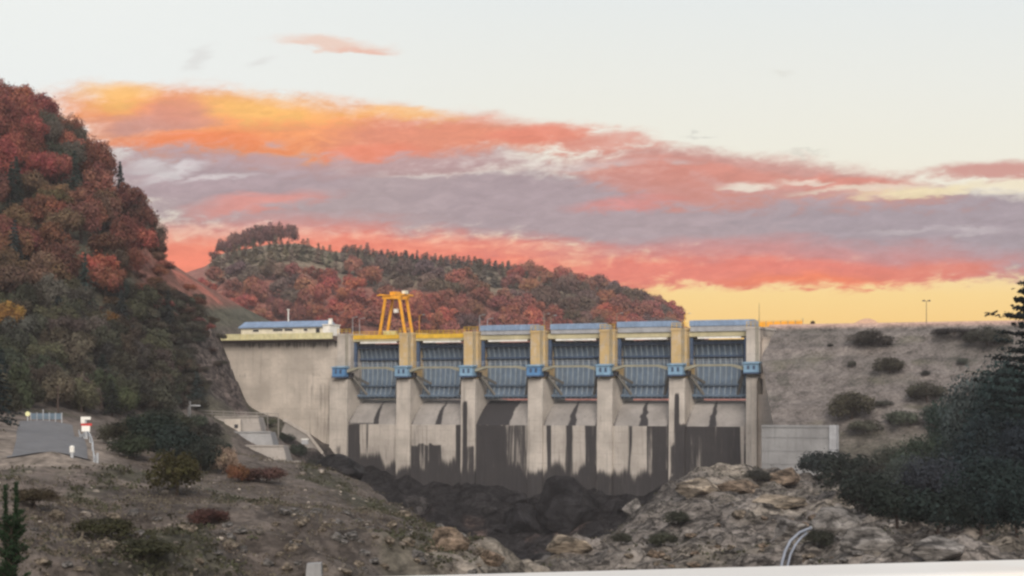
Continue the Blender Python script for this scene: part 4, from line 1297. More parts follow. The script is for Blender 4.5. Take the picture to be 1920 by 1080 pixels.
mb = MB(); mb.box(D, cu - 3.9, cu - 0.2, 2.6, 7.4, ztop + 0.757, ztop + 0.95); mb.build('platform', M['orange'], cr)
tr = MB(); tr.box(D, cu - 0.9, cu + 0.6, 3.6, 6.4, ztop + 0.953, ztop + 1.75); t1 = tr.build('trolley', M['orange'], cr)
tr = MB(); tr.box(D, cu + 2.5, cu + 3.6, 3.2, 4.4, ztop + 1.153, ztop + 1.9); tr.build('motor_box', M['cream'], cr)
tr = MB(); tr.beam(D(cu + 0.1, 4.9, 20.9), D(cu + 0.1, 4.9, ztop + 0.9), 0.12); tr.build('hoist_rope', M['dark'], cr)
tr = MB(); tr.box(D, cu - 0.35, cu + 0.55, 4.5, 5.3, 20.0, 20.9); tr.build('hook_block', M['white'], cr)
bx_ = empty('tool_chest', D(cu - 0.6, 2.9, 14.3), 0, 'pale yellow chest between the legs of the yellow gantry crane', 'chest')
mb = MB(); mb.box(D, cu - 2.2, cu + 0.9, 2.75, 3.9, 14.32, 15.5); mb.build('body', M['pale_yellow'], bx_)
mb = MB(); mb.box(D, cu - 2.3, cu + 1.0, 2.68, 3.97, 15.503, 15.68); mb.build('lid', M['cream'], bx_)

# lamp posts and thin poles along the crest
def lamp(px, h, lab, mat='galv', arm=1.0, w=3.6, base=14.3, ucor=1.3):
    u = u_of(px) - ucor
    t = empty('lamp_post', D(u, w, base), math.atan2(DU.y, DU.x), lab, 'lamp post', 'lamp posts along the dam crest')
    m_ = MB(); m_.tube([D(u, w, base), D(u, w, base + h)], [0.09, 0.05], 6); m_.build('pole', M[mat], t)
    m_ = MB(); m_.beam(D(u, w, base + h), D(u + arm, w - 0.3, base + h + 0.25), 0.08); m_.build('arm', M[mat], t)
    m_ = MB(); m_.box(D, u + arm, u + arm + 0.55, w - 0.45, w - 0.15, base + h + 0.16, base + h + 0.3); m_.build('lamp_head', M['cover_grey'], t)
for px, h, lab, mat in [(612, 3.2, 'thin pole at the right end of the blue roofed building', 'galv'), (656, 4.6, 'first thin lamp post on the crest right of the blue roofed building', 'galv'),
                        (669, 4.3, 'second thin lamp post right of the blue roofed building', 'galv'), (782, 4.8, 'rusty orange post standing right of the yellow gantry crane', 'orange'),
                        (896, 4.5, 'thin lamp post left of the first blue hoist cover', 'galv'), (911, 3.6, 'short thin lamp post at the left corner of the first blue hoist cover', 'galv'),
                        (1018, 4.4, 'left one of two thin posts between the first two blue hoist covers', 'walk'), (1031, 4.0, 'right one of two thin posts between the first two blue hoist covers', 'walk'),
                        (1156, 4.2, 'thin post between the second and third blue hoist covers', 'walk'), (1284, 3.8, 'thin post between the third and fourth blue hoist covers', 'orange')]:
    lamp(px, h, lab, mat)
def plain_pole(name, p, h, lab, cat, mat='dark', r=0.07, head=None):
    t = empty(name, p, 0, lab, cat)
    m_ = MB(); m_.tube([p, p + Vector((0, 0, h))], [r, r * 0.7], 7); m_.build('pole', M[mat], t)
    if head:
        q = p + Vector((0, 0, h))
        m_ = MB()
        for s in (-1, 1):
            m_.beam(q, q + Vector((s * 0.55, 0, 0.1)), 0.07)
        m_.build('arm', M[mat], t)
        for s in (-1, 1):
            m_ = MB(); c = q + Vector((s * 0.55, 0, 0.05)); m_.hexa([c + Vector(v) for v in [(-.28, -.15, -.1), (.28, -.15, -.1), (.28, .15, -.1), (-.28, .15, -.1), (-.22, -.1, .16), (.22, -.1, .16), (.22, .1, .16), (-.22, .1, .16)]])
            m_.build('lamp_head', M[mat], t)
    return t
pc = D(u_of(1415) - 0.5, 5, 15.1)
plain_pole('antenna', pc, 5.2, 'thin dark antenna pole above the right end of the spillway', 'antenna', r=0.06)
pl = at(1737, 607, 362); pl.z = 15.0
plain_pole('lamp_post', pl, 4.6, 'dark twin headed lamp post alone on the embankment crest', 'lamp post', head=True)
# yellow railing at the right end of the crest
yr = empty('crest_railing', D(103, 3, 15.05), math.atan2(DU.y, DU.x), 'orange yellow railing on the crest between the spillway and the embankment', 'railing')
a0, a1 = u_of(1424) - 0.8, u_of(1508) - 0.8
mb = MB()
for zz in (15.6, 16.2):
    mb.box(D, a0, a1, 2.0, 2.08, zz, zz + 0.1)
mb.box(D, a0, a1, 2.02, 2.06, 15.08, 15.59)
mb.box(D, a0, a1, 2.025, 2.055, 15.703, 16.1)
mb.build('rail', M['orange'], yr)
for k in range(7):
    x = a0 + (a1 - a0 - 0.12) * k / 6
    mb = MB(); mb.box(D, x, x + 0.12, 1.98, 2.1, 14.9, 16.35 + (0.5 if k in (0, 6) else 0)); mb.build('post', M['walk'], yr)
gb = D(u_of(1527) - 1.0, 2.5, 15.03)
shrub(gb, 1.5, 1.1, (0.05, 0.03, 0.025), 'tiny dark bush on the embankment crest right of the yellow railing')

# ------------------------------------------------------------------ left bank: road, barrier, signs
rp = []
for (ax, ay), (bx2, by2) in zip(ROAD[:-1], ROAD[1:]):
    for k in range(14):
        rp.append((ax + (bx2 - ax) * k / 14, ay + (by2 - ay) * k / 14))
rp.append(ROAD[-1])
ctr = np.array(rp)
hw = 3.2
rx, ry = [], []
nl = np.linspace(-hw, hw, 9)
dirs = np.gradient(ctr, axis=0); dirs /= np.linalg.norm(dirs, axis=1, keepdims=True)
RXg = ctr[:, 0:1] + dirs[:, 1:2] * nl; RYg = ctr[:, 1:2] - dirs[:, 0:1] * nl
RZg = height(RXg, RYg) + 0.10
road = grid_obj('road', RXg, RYg, RZg, M['asphalt']); tag(road, kind='structure')
# low guard rail on the right side of the road
gr = empty('guard_rail', on_ground(*ctr[20]), 0, 'pale low guard rail along the right edge of the road', 'guard rail')
gp = []
for k in range(0, 36):
    x = ctr[k, 0] + dirs[k, 1] * 3.7; y = ctr[k, 1] - dirs[k, 0] * 3.7
    gp.append(Vector((x, y, hz(x, y))))
mb = MB()
for a, b in zip(gp[:-1], gp[1:]):
    mb.beam(a + Vector((0, 0, 0.62)), b + Vector((0, 0, 0.62)), 0.08, 0.34)
mb.build('rail', M['galv'], gr)
for p in gp[::4]:
    mb = MB(); mb.beam(p + Vector((0, 0, -0.2)), p + Vector((0, 0, 0.8)), 0.14); mb.build('post', M['galv'], gr)
# blue barrier across the far end of the road
bl, br_ = at(58, 775, 226), at(116, 775, 226)
zb = at(90, 789, 226).z
bar = empty('road_barrier', Vector(((bl.x + br_.x) / 2, 226, zb)), 0, 'pale blue panel barrier across the far end of the road', 'barrier')
I = lambda x, y, z: Vector((x, y, z))
n = 5
for k in range(n):
    xa = bl.x + (br_.x - bl.x) * k / n; xb = bl.x + (br_.x - bl.x) * (k + 1) / n
    mb = MB(); mb.box(I, xa + 0.06, xb - 0.06, 225.9, 226.0, zb + 0.2, zb + 0.95)
    mb.box(I, xa + 0.06, xb - 0.06, 225.86, 225.897, zb + 0.5, zb + 0.62); mb.build('panel', M['barrier_blue'], bar)
for k in range(n + 1):
    x = bl.x + (br_.x - bl.x) * k / n
    mb = MB(); mb.box(I, x - 0.055, x + 0.055, 225.88, 226.02, zb - 0.3, zb + (1.45 if k == 2 else 1.05)); mb.build('post', M['cover_grey'], bar)
def disc_sign(px, py, Y, r, lab, mat):
    c = at(px, py, Y); g = on_ground(c.x, Y)
    t = empty('road_marker', g, 0, lab, 'marker')
    m_ = MB(); m_.beam(g + Vector((0, 0, -0.2)), Vector((c.x, Y, c.z - r * 0.8)), 0.1); m_.build('post', M['galv'], t)
    m_ = MB(); m_.tube([(c.x, Y - 0.06, c.z), (c.x, Y + 0.06, c.z)], r, 14); m_.build('disc', M[mat], t)
disc_sign(52, 776, 224, 0.30, 'pale yellow round marker left of the blue road barrier', 'pale_yellow')
# red and white sign
sp = on_ground(at(161, 800, 182).x, 182)
sg = empty('road_sign', sp, 0, 'white road sign with red band on a post right of the road', 'sign')
cz_ = at(161, 797, 182).z
mb = MB(); mb.beam(sp + Vector((0, 0, -0.3)), Vector((sp.x, 182.1, cz_ + 0.75)), 0.1); mb.build('post', M['galv'], sg)
mb = MB(); mb.box(I, sp.x - 0.42, sp.x + 0.42, 181.94, 182.0, cz_ - 0.66, cz_ - 0.08); mb.build('lower_board', M['white'], sg)
mb = MB(); mb.box(I, sp.x - 0.5, sp.x + 0.62, 181.95, 182.0, cz_ - 0.077, cz_ + 0.18); mb.build('red_band', M['red'], sg)
mb = MB(); mb.box(I, sp.x - 0.5, sp.x - 0.08, 181.94, 182.0, cz_ + 0.183, cz_ + 0.85); mb.box(I, sp.x - 0.077, sp.x + 0.5, 181.94, 182.0, cz_ + 0.55, cz_ + 0.85); mb.build('upper_board', M['white'], sg)
# pale footpath over the shoulder
fp = [hit(a, c, 300, 450) for a, c in [(322, 562), (345, 570), (365, 582), (380, 598), (388, 612), (396, 626)]]
FX = np.array([[q.x - 0.1, q.x + 0.1] for q in fp]); FY = np.array([[q.y - 1.0, q.y + 0.4] for q in fp])
o = grid_obj('footpath', FX, FY, height(FX, FY) + 0.25, paint('path_dust', (0.42, 0.33, 0.27, 1), 0.95, 0.2)); tag(o, kind='structure')
# white marker post
mp = hit(135, 858, 120, 200)
t = empty('marker_post', mp, 0, 'small white roadside marker post below the road end', 'marker post')
mb = MB(); mb.tube([mp + Vector((0, 0, -0.2)), mp + Vector((0, 0, 0.42))], [0.13, 0.13], 10); mb.build('post', M['galv'], t)
mb = MB(); mb.tube([mp + Vector((0, 0, 0.4)), mp + Vector((0, 0, 0.85)), mp + Vector((0, 0, 0.92))], [0.19, 0.19, 0.08], 12); mb.build('cap', M['white'], t)
# poles
g = on_ground(at(109, 770, 243).x, 243)
plain_pole('utility_pole', g, at(109, 722, 243).z - g.z, 'brown wooden utility pole behind the blue road barrier', 'pole', 'bark', 0.12)
# guard railing along the shelf
A0, A1 = at(333, 768, 338), at(522, 776, 352)
sr = empty('shelf_railing', on_ground(A0.x, A0.y), 0, 'pale horizontal pipe railing along the shelf above the concrete terrace', 'railing')
mb = MB()
for dz in (0.0, -0.5):
    mb.beam(A0 + Vector((0, 0, dz)), A1 + Vector((0, 0, dz)), 0.14, 0.16)
mb.build('rail', M['old_concrete'], sr)
for k in range(10):
    p = A0.lerp(A1, k / 9); gz = hz(p.x, p.y)
    mb = MB(); mb.beam(Vector((p.x, p.y + 0.12, min(gz, p.z - 0.8) - 0.2)), p + Vector((0, 0.12, 0.15)), 0.14); mb.build('post', M['old_concrete'], sr)
pp = on_ground(at(355, 800, 318).x, 318)
pz = at(355, 752, 318).z
t = empty('concrete_post', pp, 0, 'pale concrete post with short cross arm before the shelf railing', 'post')
mb = MB(); mb.beam(pp + Vector((0, 0, -0.4)), Vector((pp.x, 318, pz)), 0.5, 0.4); mb.build('shaft', M['grey_concrete'], t)
mb = MB(); mb.box(I, pp.x + 0.26, pp.x + 2.0, 317.9, 318.05, pz - 0.9, pz - 0.7); mb.build('cross_arm', M['galv'], t)

# stepped concrete terrace below the abutment wall
tt = empty('concrete_terrace', on_ground(at(480, 880, 326).x, 326), 0, 'grey stepped concrete terrace on the slope below the abutment wall', 'terrace')
tiers = [(400, 497, 783, 812, 341, 'old_concrete'), (404, 520, 812, 838, 336.5, 'grey_concrete'), (408, 545, 838, 868, 332, 'old_concrete'), (412, 574, 868, 906, 327.5, 'old_concrete')]
for xa, xb, ya, yb, Y, mt in tiers:
    a = at(xa, ya, Y); b = at(xb, yb, Y)
    mb = MB()
    zt, zl = a.z, b.z - 2.5
    mb.hexa([I(a.x, Y, zl), I(b.x, Y, zl), I(b.x, Y + 9, zl), I(a.x, Y + 9, zl), I(a.x, Y + 1.9, zt), I(b.x - 1.6, Y + 1.9, zt), I(b.x - 1.6, Y + 9, zt), I(a.x, Y + 9, zt)])
    mb.hexa([I(a.x - 0.15, Y + 1.7, zt + 0.003), I(b.x - 1.5, Y + 1.7, zt + 0.003), I(b.x - 1.5, Y + 2.4, zt + 0.003), I(a.x - 0.15, Y + 2.4, zt + 0.003),
             I(a.x - 0.15, Y + 1.7, zt + 0.3), I(b.x - 1.5, Y + 1.7, zt + 0.3), I(b.x - 1.5, Y + 2.4, zt + 0.3), I(a.x - 0.15, Y + 2.4, zt + 0.3)])
    mb.build('tier', M[mt], tt)
mb = MB(); a = at(437, 786, 340.5); mb.box(I, a.x - 1.6, a.x + 1.5, 340.2, 342, a.z - 3.6, a.z); mb.build('valve_box', M['concrete'], tt)
mb = MB(); mb.box(I, a.x + 0.3, a.x + 1.0, 340.14, 340.197, a.z - 1.7, a.z - 1.0); mb.build('hatch', M['dark'], tt)
# sloping parapet that runs down to the first pier
A0, A1, A2 = at(532, 787, 398), at(575, 812, 402), at(604, 850, 405)
t = empty('stair_parapet', A1 + Vector((0, 0, -2)), 0, 'pale concrete stair parapet running down to the first pier', 'parapet')
mb = MB(); mb.beam(A0, A1, 0.5, 0.7); mb.beam(A1, A2, 0.5, 0.7); mb.build('coping', M['concrete'], t)
mb = MB(); mb.beam(A0 + Vector((0, 0.05, -1.6)), A1 + Vector((0, 0.05, -1.6)), 0.3, 2.5); mb.beam(A1 + Vector((0, 0.05, -1.6)), A2 + Vector((0, 0.05, -1.6)), 0.3, 2.5); mb.build('flank', M['old_concrete'], t)
p = at(572, 826, 396); 
t = empty('white_box', p, 0, 'small white box on the slope beside the stair parapet', 'box')
mb = MB(); mb.box(I, p.x - 0.7, p.x + 0.7, 395.5, 396.5, p.z - 0.8, p.z + 0.2); mb.build('body', M['cover_grey'], t)
mb = MB(); mb.box(I, p.x - 0.8, p.x + 0.8, 395.4, 396.6, p.z + 0.203, p.z + 0.4); mb.build('lid', M['white'], t)

# white concrete post near the camera
g = hit(590, 1083, 60, 130)
t = empty('concrete_block', g, 0, 'broken grey concrete block at the bottom edge of the stony slope', 'block')
mb = MB()
top = at(590, 1056, g.y).z
mb.hexa([I(g.x - .5, g.y - .3, g.z - .5), I(g.x + .42, g.y - .3, g.z - .5), I(g.x + .42, g.y + .4, g.z - .5), I(g.x - .5, g.y + .4, g.z - .5),
         I(g.x - .42, g.y - .22, top - .05), I(g.x + .36, g.y - .26, top), I(g.x + .38, g.y + .3, top + .05), I(g.x - .4, g.y + .32, top)])
mb.build('block', M['grey_concrete'], t)

# twin pipes on the right bank
for k, (pts, lab) in enumerate([([(1520, 990), (1500, 998), (1482, 1014), (1472, 1034), (1466, 1056), (1464, 1075)], 'upper one of two white curved pipes coming out of the right bank rocks'),
                                ([(1512, 1000), (1502, 1008), (1491, 1022), (1482, 1040), (1477, 1060), (1475, 1078)], 'lower one of two white curved pipes coming out of the right bank rocks')]):
    Y0 = hit(1505, 1040, 110, 250).y - 1.2
    P = [at(a, b, Y0 + 1.6 - 0.9 * j * 0.5) for j, (a, b) in enumerate(pts)]
    t = empty('drain_pipe', P[-1], 0, lab, 'pipe')
    # smooth the path
    Q = []
    for j in range(len(P) - 1):
        for q in range(4):
            Q.append(P[j].lerp(P[j + 1], q / 4))
    Q.append(P[-1])
    mb = MB(); mb.tube(Q, 0.11 - 0.02 * k, 9); mb.build('pipe', M['steel_pipe'], t, True)
    mb = MB(); mb.tube([Q[0] + (Q[0] - Q[1]) * 0.2, Q[0]], 0.16, 10); mb.build('flange', M['galv'], t)

# ------------------------------------------------------------------ rocks
def rock_mesh(seed, sub=4, rough=0.35):
    import bmesh
    bm = bmesh.new(); bmesh.ops.create_icosphere(bm, subdivisions=sub, radius=1.0)
    co = np.array([v.co for v in bm.verts])
    rg = np.random.default_rng(seed + 900)
    pn = rg.normal(size=(15, 3)); pn /= np.linalg.norm(pn, axis=1, keepdims=True)
    ph = rg.uniform(0.55, 0.95, 15)
    dots = co @ pn.T
    rr = np.where(dots > 0.05, ph[None, :] / np.maximum(dots, 0.05), 9.0).min(axis=1)
    rr = np.minimum(rr, 1.15)
    d = fbm(co[:, 0] * 1.6 + seed * 3.7, co[:, 1] * 1.6, co[:, 2] * 1.6, 5, seed) * rough * 0.45
    co = co * (rr * (1 + d))[:, None]
    for v, c in zip(bm.verts, co):
        v.co = c
    me = bpy.data.meshes.new('rock'); bm.to_mesh(me); bm.free()
    me.materials.append(M['rubble'])
    return me
def rock_col(me, c):
    me = me.copy()
    n = len(me.vertices)
    add_attr(me, 'Col', np.tile(np.array([*c, 1.0]), n), 'COL'); add_attr(me, 'rock', np.full(n, 0.8))
    return me
ROCKS = [rock_mesh(k) for k in range(6)]
RPALE = [rock_col(m, (0.25, 0.205, 0.155)) for m in ROCKS]; RGREY = [rock_col(m, (0.19, 0.175, 0.16)) for m in ROCKS]; RDARK = [rock_col(m, [(0.020, 0.019, 0.020), (0.032, 0.030, 0.030), (0.055, 0.050, 0.048)][k % 3]) for k, m in enumerate(ROCKS)]  # dark set takes the gorge tone: wet rock plus shade in the colour
RTAN = [rock_col(m, (0.22, 0.165, 0.12)) for m in ROCKS]
def boulder(p, sx, sy, sz, pool, lab, group=None):
    o = _obj('boulder', TR.choice(pool), None, p, TR.uniform(0, 6.28), (sx, sy, sz))
    tag(o, lab, 'rock', group)
for px, py, yr_, w, h, pool, lab in [
    (1075, 975, (250, 400), 15, 15, RDARK[:1], 'huge dark wet rock below the middle of the spillway'),
    (985, 985, (250, 400), 10, 9, RDARK[3:5], 'dark wet rock left of the huge dark rock below the spillway'),
    (1310, 925, (170, 360), 7.5, 3.2, RPALE, 'broad pale rounded rock below the right end of the spillway'),
    (1385, 925, (170, 360), 6, 2.6, RTAN, 'tan rock right of the broad pale rounded rock'),
    (1470, 905, (170, 360), 6.5, 2.8, RTAN, 'reddish tan rock below the retaining wall'),
    (1470, 945, (170, 360), 7, 2.0, RPALE, 'flat pale slab of rock on the upper right bank'),
    (850, 1028, (80, 190), 2.8, 2.2, RTAN, 'tan rock outcrop at the end of the left stony slope'),
    (925, 1058, (80, 190), 2.2, 1.4, RTAN, 'tan boulder at the lowest end of the left slope beside the gorge'),
    (1075, 1030, (110, 220), 5.0, 2.2, RPALE, 'pale yellowish rock ridge in the middle foreground'),
    (1185, 960, (200, 380), 5, 5, RGREY[:3], 'grey jagged rock beside the foot of the spillway'),
    (640, 925, (200, 400), 8, 4, RDARK, 'dark rock at the foot of the first pier'),
    (790, 960, (250, 400), 8, 6, RDARK, 'dark rock below the second gate'),
    (1480, 1000, (120, 250), 4.0, 2.4, RGREY, 'grey rock above the twin white pipes'),
    (1560, 1000, (120, 250), 4.6, 3.0, RGREY, 'grey rock right of the twin white pipes'),
    (1640, 1030, (110, 250), 4.6, 2.6, RGREY, 'grey rock below the right bank thicket'),
    (1760, 1045, (100, 250), 4.6, 2.0, RGREY, 'grey rock near the lower right corner')]:
    b = hit(px, py, *yr_)
    boulder(b + Vector((0, 0, h * 0.12)), w / 2, w / 2.4, h / 2, pool, lab)
br2 = np.random.default_rng(41)
def scatter(n, boxp, yr_, size, pool, lab, group):
    for k in range(n):
        b = hit(br2.uniform(boxp[0], boxp[2]), br2.uniform(boxp[1], boxp[3]), *yr_)
        s = size * br2.uniform(0.5, 1.3) * b.y / 150
        boulder(b + Vector((0, 0, s * 0.12)), s * br2.uniform(0.7, 1.3), s * br2.uniform(0.7, 1.2), s * br2.uniform(0.45, 0.8), pool, lab, group)
scatter(24, (1150, 960, 1580, 1075), (100, 350), 0.5, RPALE + RTAN, 'pale boulder among the rocks on the right bank', 'pale boulders on the right bank')
scatter(18, (1180, 980, 1900, 1060), (100, 350), 0.55, RGREY, 'grey boulder among the rocks on the right bank', 'grey boulders on the right bank')
scatter(110, (60, 960, 900, 1085), (60, 170), 0.55, RPALE + RGREY, 'pale grey boulder lying on the lower left stony slope', 'boulders on the left stony slope')
scatter(14, (760, 930, 1200, 1040), (230, 400), 0.9, RDARK, 'dark boulder on the gorge floor below the spillway', 'boulders on the gorge floor')

# small loose stones and dry tufts: nobody could count them
lib = [np.array([v.co for v in m.vertices]) for m in [rock_mesh(50 + k, 1, 0.4) for k in range(4)]]
libf = [[tuple(p.vertices) for p in m.polygons] for m in [rock_mesh(50 + k, 1, 0.4) for k in range(4)]]
rb = MB(); rc = []
pxs = np.concatenate([br2.uniform(-40, 900, 2600), br2.uniform(980, 1950, 1100)]); ys = np.concatenate([80 + 110 * br2.uniform(0, 1, 2600) ** 1.4, br2.uniform(110, 330, 1100)])
xs = (pxs - HX) * K * ys; zs = height(xs, ys)
rdx = road_dist(xs, ys)
for k in range(len(xs)):
    if rdx[k] < 5 or zs[k] < -21: continue
    i = k % 4; s = br2.uniform(0.05, 0.16) * (2.4 if br2.random() < 0.08 else 1) * (ys[k] / 120) ** 0.7
    a = br2.uniform(0, 6.28); ca, sa = math.cos(a), math.sin(a)
    v = lib[i] * np.array([s * 1.2, s, s * 0.7]); v = np.stack([v[:, 0] * ca - v[:, 1] * sa + xs[k], v[:, 0] * sa + v[:, 1] * ca + ys[k], v[:, 2] + zs[k] + s * 0.15], 1)
    rb.add(v, libf[i])
    g_ = br2.uniform(0.10, 0.22) if br2.random() < 0.93 else 0.42
    rc += [(g_, g_ * 0.86, g_ * 0.72, 1)] * len(v)
o = rb.build('rubble', M['rubble']); tag(o, kind='stuff')
add_attr(o.data, 'Col', np.array(rc), 'COL')
N_ = 9000
pxs = np.concatenate([br2.uniform(-60, 900, N_), br2.uniform(1000, 1950, 2500)]); ys = np.concatenate([75 + 140 * br2.uniform(0, 1, N_) ** 1.2, br2.uniform(110, 330, 2500)])
xs = (pxs - HX) * K * ys; zs = height(xs, ys)
ok = (road_dist(xs, ys) > 5) & (zs > -20) & (fbm(xs / 8, ys / 8, 0, 3, 5) > -0.15)
xs, ys, zs = xs[ok], ys[ok], zs[ok]
m_ = 7
cx = np.repeat(xs, m_) + br2.normal(size=len(xs) * m_) * 0.28; cy_ = np.repeat(ys, m_) + br2.normal(size=len(xs) * m_) * 0.28
czs = np.repeat(zs, m_) + br2.uniform(0.0, 0.3, len(xs) * m_)
nr = br2.normal(size=(len(cx), 3)); nr[:, 1] -= 0.9; nr[:, 2] += 0.2
nn2 = fbm(xs / 6, ys / 14, 0, 4, 77)
dk = np.repeat(nn2 + br2.normal(size=len(xs)) * 0.12 > 0.16, m_)
szs = br2.uniform(0.03, 0.10, len(cx)); rn = np.repeat(br2.uniform(0, 1, len(xs)), m_)
P3 = np.stack([cx, cy_, czs], 1)
for nm, sel, colr, grow in (('dry_scrub', ~dk, (0.135, 0.112, 0.085), 1.0), ('green_scrub', dk, (0.070, 0.068, 0.042), 1.7)):
    o = _obj(nm, leaf_mesh(nm, P3[sel], nr[sel], szs[sel] * grow, rn[sel]), color=colr); tag(o, kind='stuff')

# ------------------------------------------------------------------ bridge the photograph is taken from
zl, zr = -0.0003 * 335 * 1.15, -0.0003 * 303 * 1.045
bd = MB(); bd.box(I, -60, 60, -5.0, 2.6, -2.1, -1.7); o = bd.build('bridge_deck', M['grey_concrete'], None); tag(o, kind='structure')
rl = empty('bridge_railing', (0, 1.6, -1.7), 0, 'pale painted bridge parapet rail crossing the bottom right corner', 'railing')
# the top edge passes (700,1080) and (1920,1048): right end farther off
pA, pB = at(700, 1079, 1.60), at(1920, 1047, 1.60 * 335 / 303)
drop = (pA.z + pB.z) / 2
pA.z = pB.z = drop
pA = Vector((( 700 - HX) * K * (-drop / (K * (1079 - HY))), -drop / (K * (1079 - HY)), drop)); Yb = -drop / (K * (1047 - HY)); pB = Vector(((1920 - HX) * K * Yb, Yb, drop))
d = (pB - pA).normalized(); nn = Vector((d.y, -d.x, 0))
def RL_(u, w, z):
    p = pA + d * u - nn * w
    return Vector((p.x, p.y, z))
mb = MB(); mb.box(RL_, -3, 4, -0.12, 0.0, drop - 0.11, drop); o = mb.build('top_rail', paint('rail_paint', (0.62, 0.60, 0.56, 1), 0.5, 0.5, (0.55, 0.40, 0.26, 1)), rl)
mb = MB()
for k in range(4):
    mb = MB(); mb.box(RL_, -1.75 + k * 1.5, -1.74 + k * 1.5, -0.123, 0.003, drop - 0.112, drop + 0.003); mb.build('joint', M['dark'], rl)
bv = o.modifiers.new('bevel', 'BEVEL'); bv.width = 0.012; bv.segments = 3
for k in range(5):
    mb = MB(); mb.box(RL_, -2.5 + k * 1.5, -2.38 + k * 1.5, -0.1, -0.02, -1.698, drop - 0.112); mb.build('post', M['galv'], rl)
mb = MB(); mb.box(RL_, -3, 4, -0.09, -0.03, -0.95, -0.85); mb.build('lower_rail', M['galv'], rl)

# mountain peaks, stood in by small nearer hills showing over the embankment crest
for k, (px, h, w) in enumerate([(1626, 62, 34), (1783, 60, 50)]):
    Y = 1370
    c = at(px, 745, Y)
    gx, gy = np.meshgrid(np.linspace(-1, 1, 60), np.linspace(-1, 1, 30))
    r_ = np.sqrt(gx ** 2 + gy ** 2)
    zz = np.clip(1 - r_, 0, 1) ** 1.0 * (1 + 0.12 * fbm(gx * 3 + k * 5, gy * 3, 0, 4, 7))
    o = grid_obj('hill', c.x + gx * w * 3.2, Y + gy * w, zz * (h + 8) - 8, M['mountain']); tag(o, kind='structure')

# thin evening air
mb = MB(); mb.box(lambda x, y, z: Vector((x, y, z)), -1290, 1290, -190, 1440, -50, 135)
hm = bpy.data.materials.new('haze_air'); hm.use_nodes = True
hn = hm.node_tree; hn.nodes.remove(hn.nodes['Principled BSDF'])
pv = hn.nodes.new('ShaderNodeVolumePrincipled'); pv.inputs['Color'].default_value = (0.86, 0.80, 0.80, 1); pv.inputs['Density'].default_value = 0.00014
hn.links.new(pv.outputs[0], hn.nodes['Material Output'].inputs['Volume'])
hz_ = mb.build('haze', hm); tag(hz_, kind='stuff')

# ------------------------------------------------------------------ sky
EXPO = 0.88
SUN_EL, SUN_AZ = 37.0, 176.0     # azimuth from +Y clockwise (towards +X)
w = bpy.data.worlds.new('World'); SC.world = w; w.use_nodes = True
nt = NT(w.node_tree)
bg = w.node_tree.nodes['Background']
tc = nt.node('ShaderNodeTexCoord').outputs['Generated']
sep = nt.node('ShaderNodeSeparateXYZ'); nt.l.new(tc, sep.inputs[0])
X_, Y_, Z_ = sep.outputs
Yc = nt.math('MAXIMUM', Y_, 0.2)
PX = nt.math('ADD', nt.math('MULTIPLY', nt.math('DIVIDE', X_, Yc), 1 / K), HX)
PY = nt.math('SUBTRACT', HY, nt.math('MULTIPLY', nt.math('DIVIDE', Z_, Yc), 1 / K))
cmb = nt.node('ShaderNodeCombineXYZ')
nt.l.new(nt.math('MULTIPLY', PX, 1 / 260.0), cmb.inputs[0]); nt.l.new(nt.math('MULTIPLY', PY, 1 / 85.0), cmb.inputs[1])
nA = nt.noise(cmb.outputs[0], 1.0, 5, 0.6, 0.3)
cmb2 = nt.node('ShaderNodeCombineXYZ')
nt.l.new(nt.math('MULTIPLY', PX, 1 / 170.0), cmb2.inputs[0]); nt.l.new(nt.math('MULTIPLY', PY, 1 / 60.0), cmb2.inputs[1]); cmb2.inputs[2].default_value = 7.3
nB = nt.noise(cmb2.outputs[0], 1.0, 5, 0.6, 0.3)
cmb3 = nt.node('ShaderNodeCombineXYZ')
nt.l.new(nt.math('MULTIPLY', PX, 1 / 62.0), cmb3.inputs[0]); nt.l.new(nt.math('MULTIPLY', nt.math('ADD', PY, nt.math('MULTIPLY', PX, 0.06)), 1 / 20.0), cmb3.inputs[1]); cmb3.inputs[2].default_value = 3.1
nC = nt.noise(cmb3.outputs[0], 1.0, 9, 0.66, 0.5)
cmb4 = nt.node('ShaderNodeCombineXYZ')
nt.l.new(nt.math('MULTIPLY', PX, 1 / 26.0), cmb4.inputs[0]); nt.l.new(nt.math('MULTIPLY', nt.math('ADD', PY, nt.math('MULTIPLY', PX, 0.1)), 1 / 11.0), cmb4.inputs[1]); cmb4.inputs[2].default_value = 11.7
nF = nt.noise(cmb4.outputs[0], 1.0, 6, 0.65, 0.2)
PXw = nt.math('ADD', PX, nt.math('MULTIPLY', nt.math('SUBTRACT', nB, 0.5), 130))
PYw = nt.math('ADD', nt.math('ADD', PY, nt.math('MULTIPLY', nt.math('SUBTRACT', nA, 0.5), 70)), nt.math('MULTIPLY', nt.math('SUBTRACT', nC, 0.5), 38))
DIM = 1 / 2 ** EXPO
def skc(r, g, b):
    c = lin(r, g, b); l = (c[0] + c[1] + c[2]) / 3
    return tuple(max(0.0, l + (q - l) * 1.16) * DIM * 1.07 for q in c[:3]) + (1,)
ramp = nt.node('ShaderNodeValToRGB')
nt.l.new(nt.rng(PY, 745, 0, 0, 1, False), ramp.inputs[0])
el = ramp.color_ramp.elements
el[0].position = 0.0; el[0].color = skc(242, 196, 128)
el[1].position = 1.0; el[1].color = skc(227, 231, 230)
for pos, c in [(0.16, (243, 202, 134)), (0.26, (245, 213, 150)), (0.33, (243, 222, 178)), (0.45, (240, 232, 214)), (0.62, (236, 234, 222)), (0.8, (232, 233, 227))]:
    e = el.new(pos); e.color = skc(*c)
sky = ramp.outputs[0]
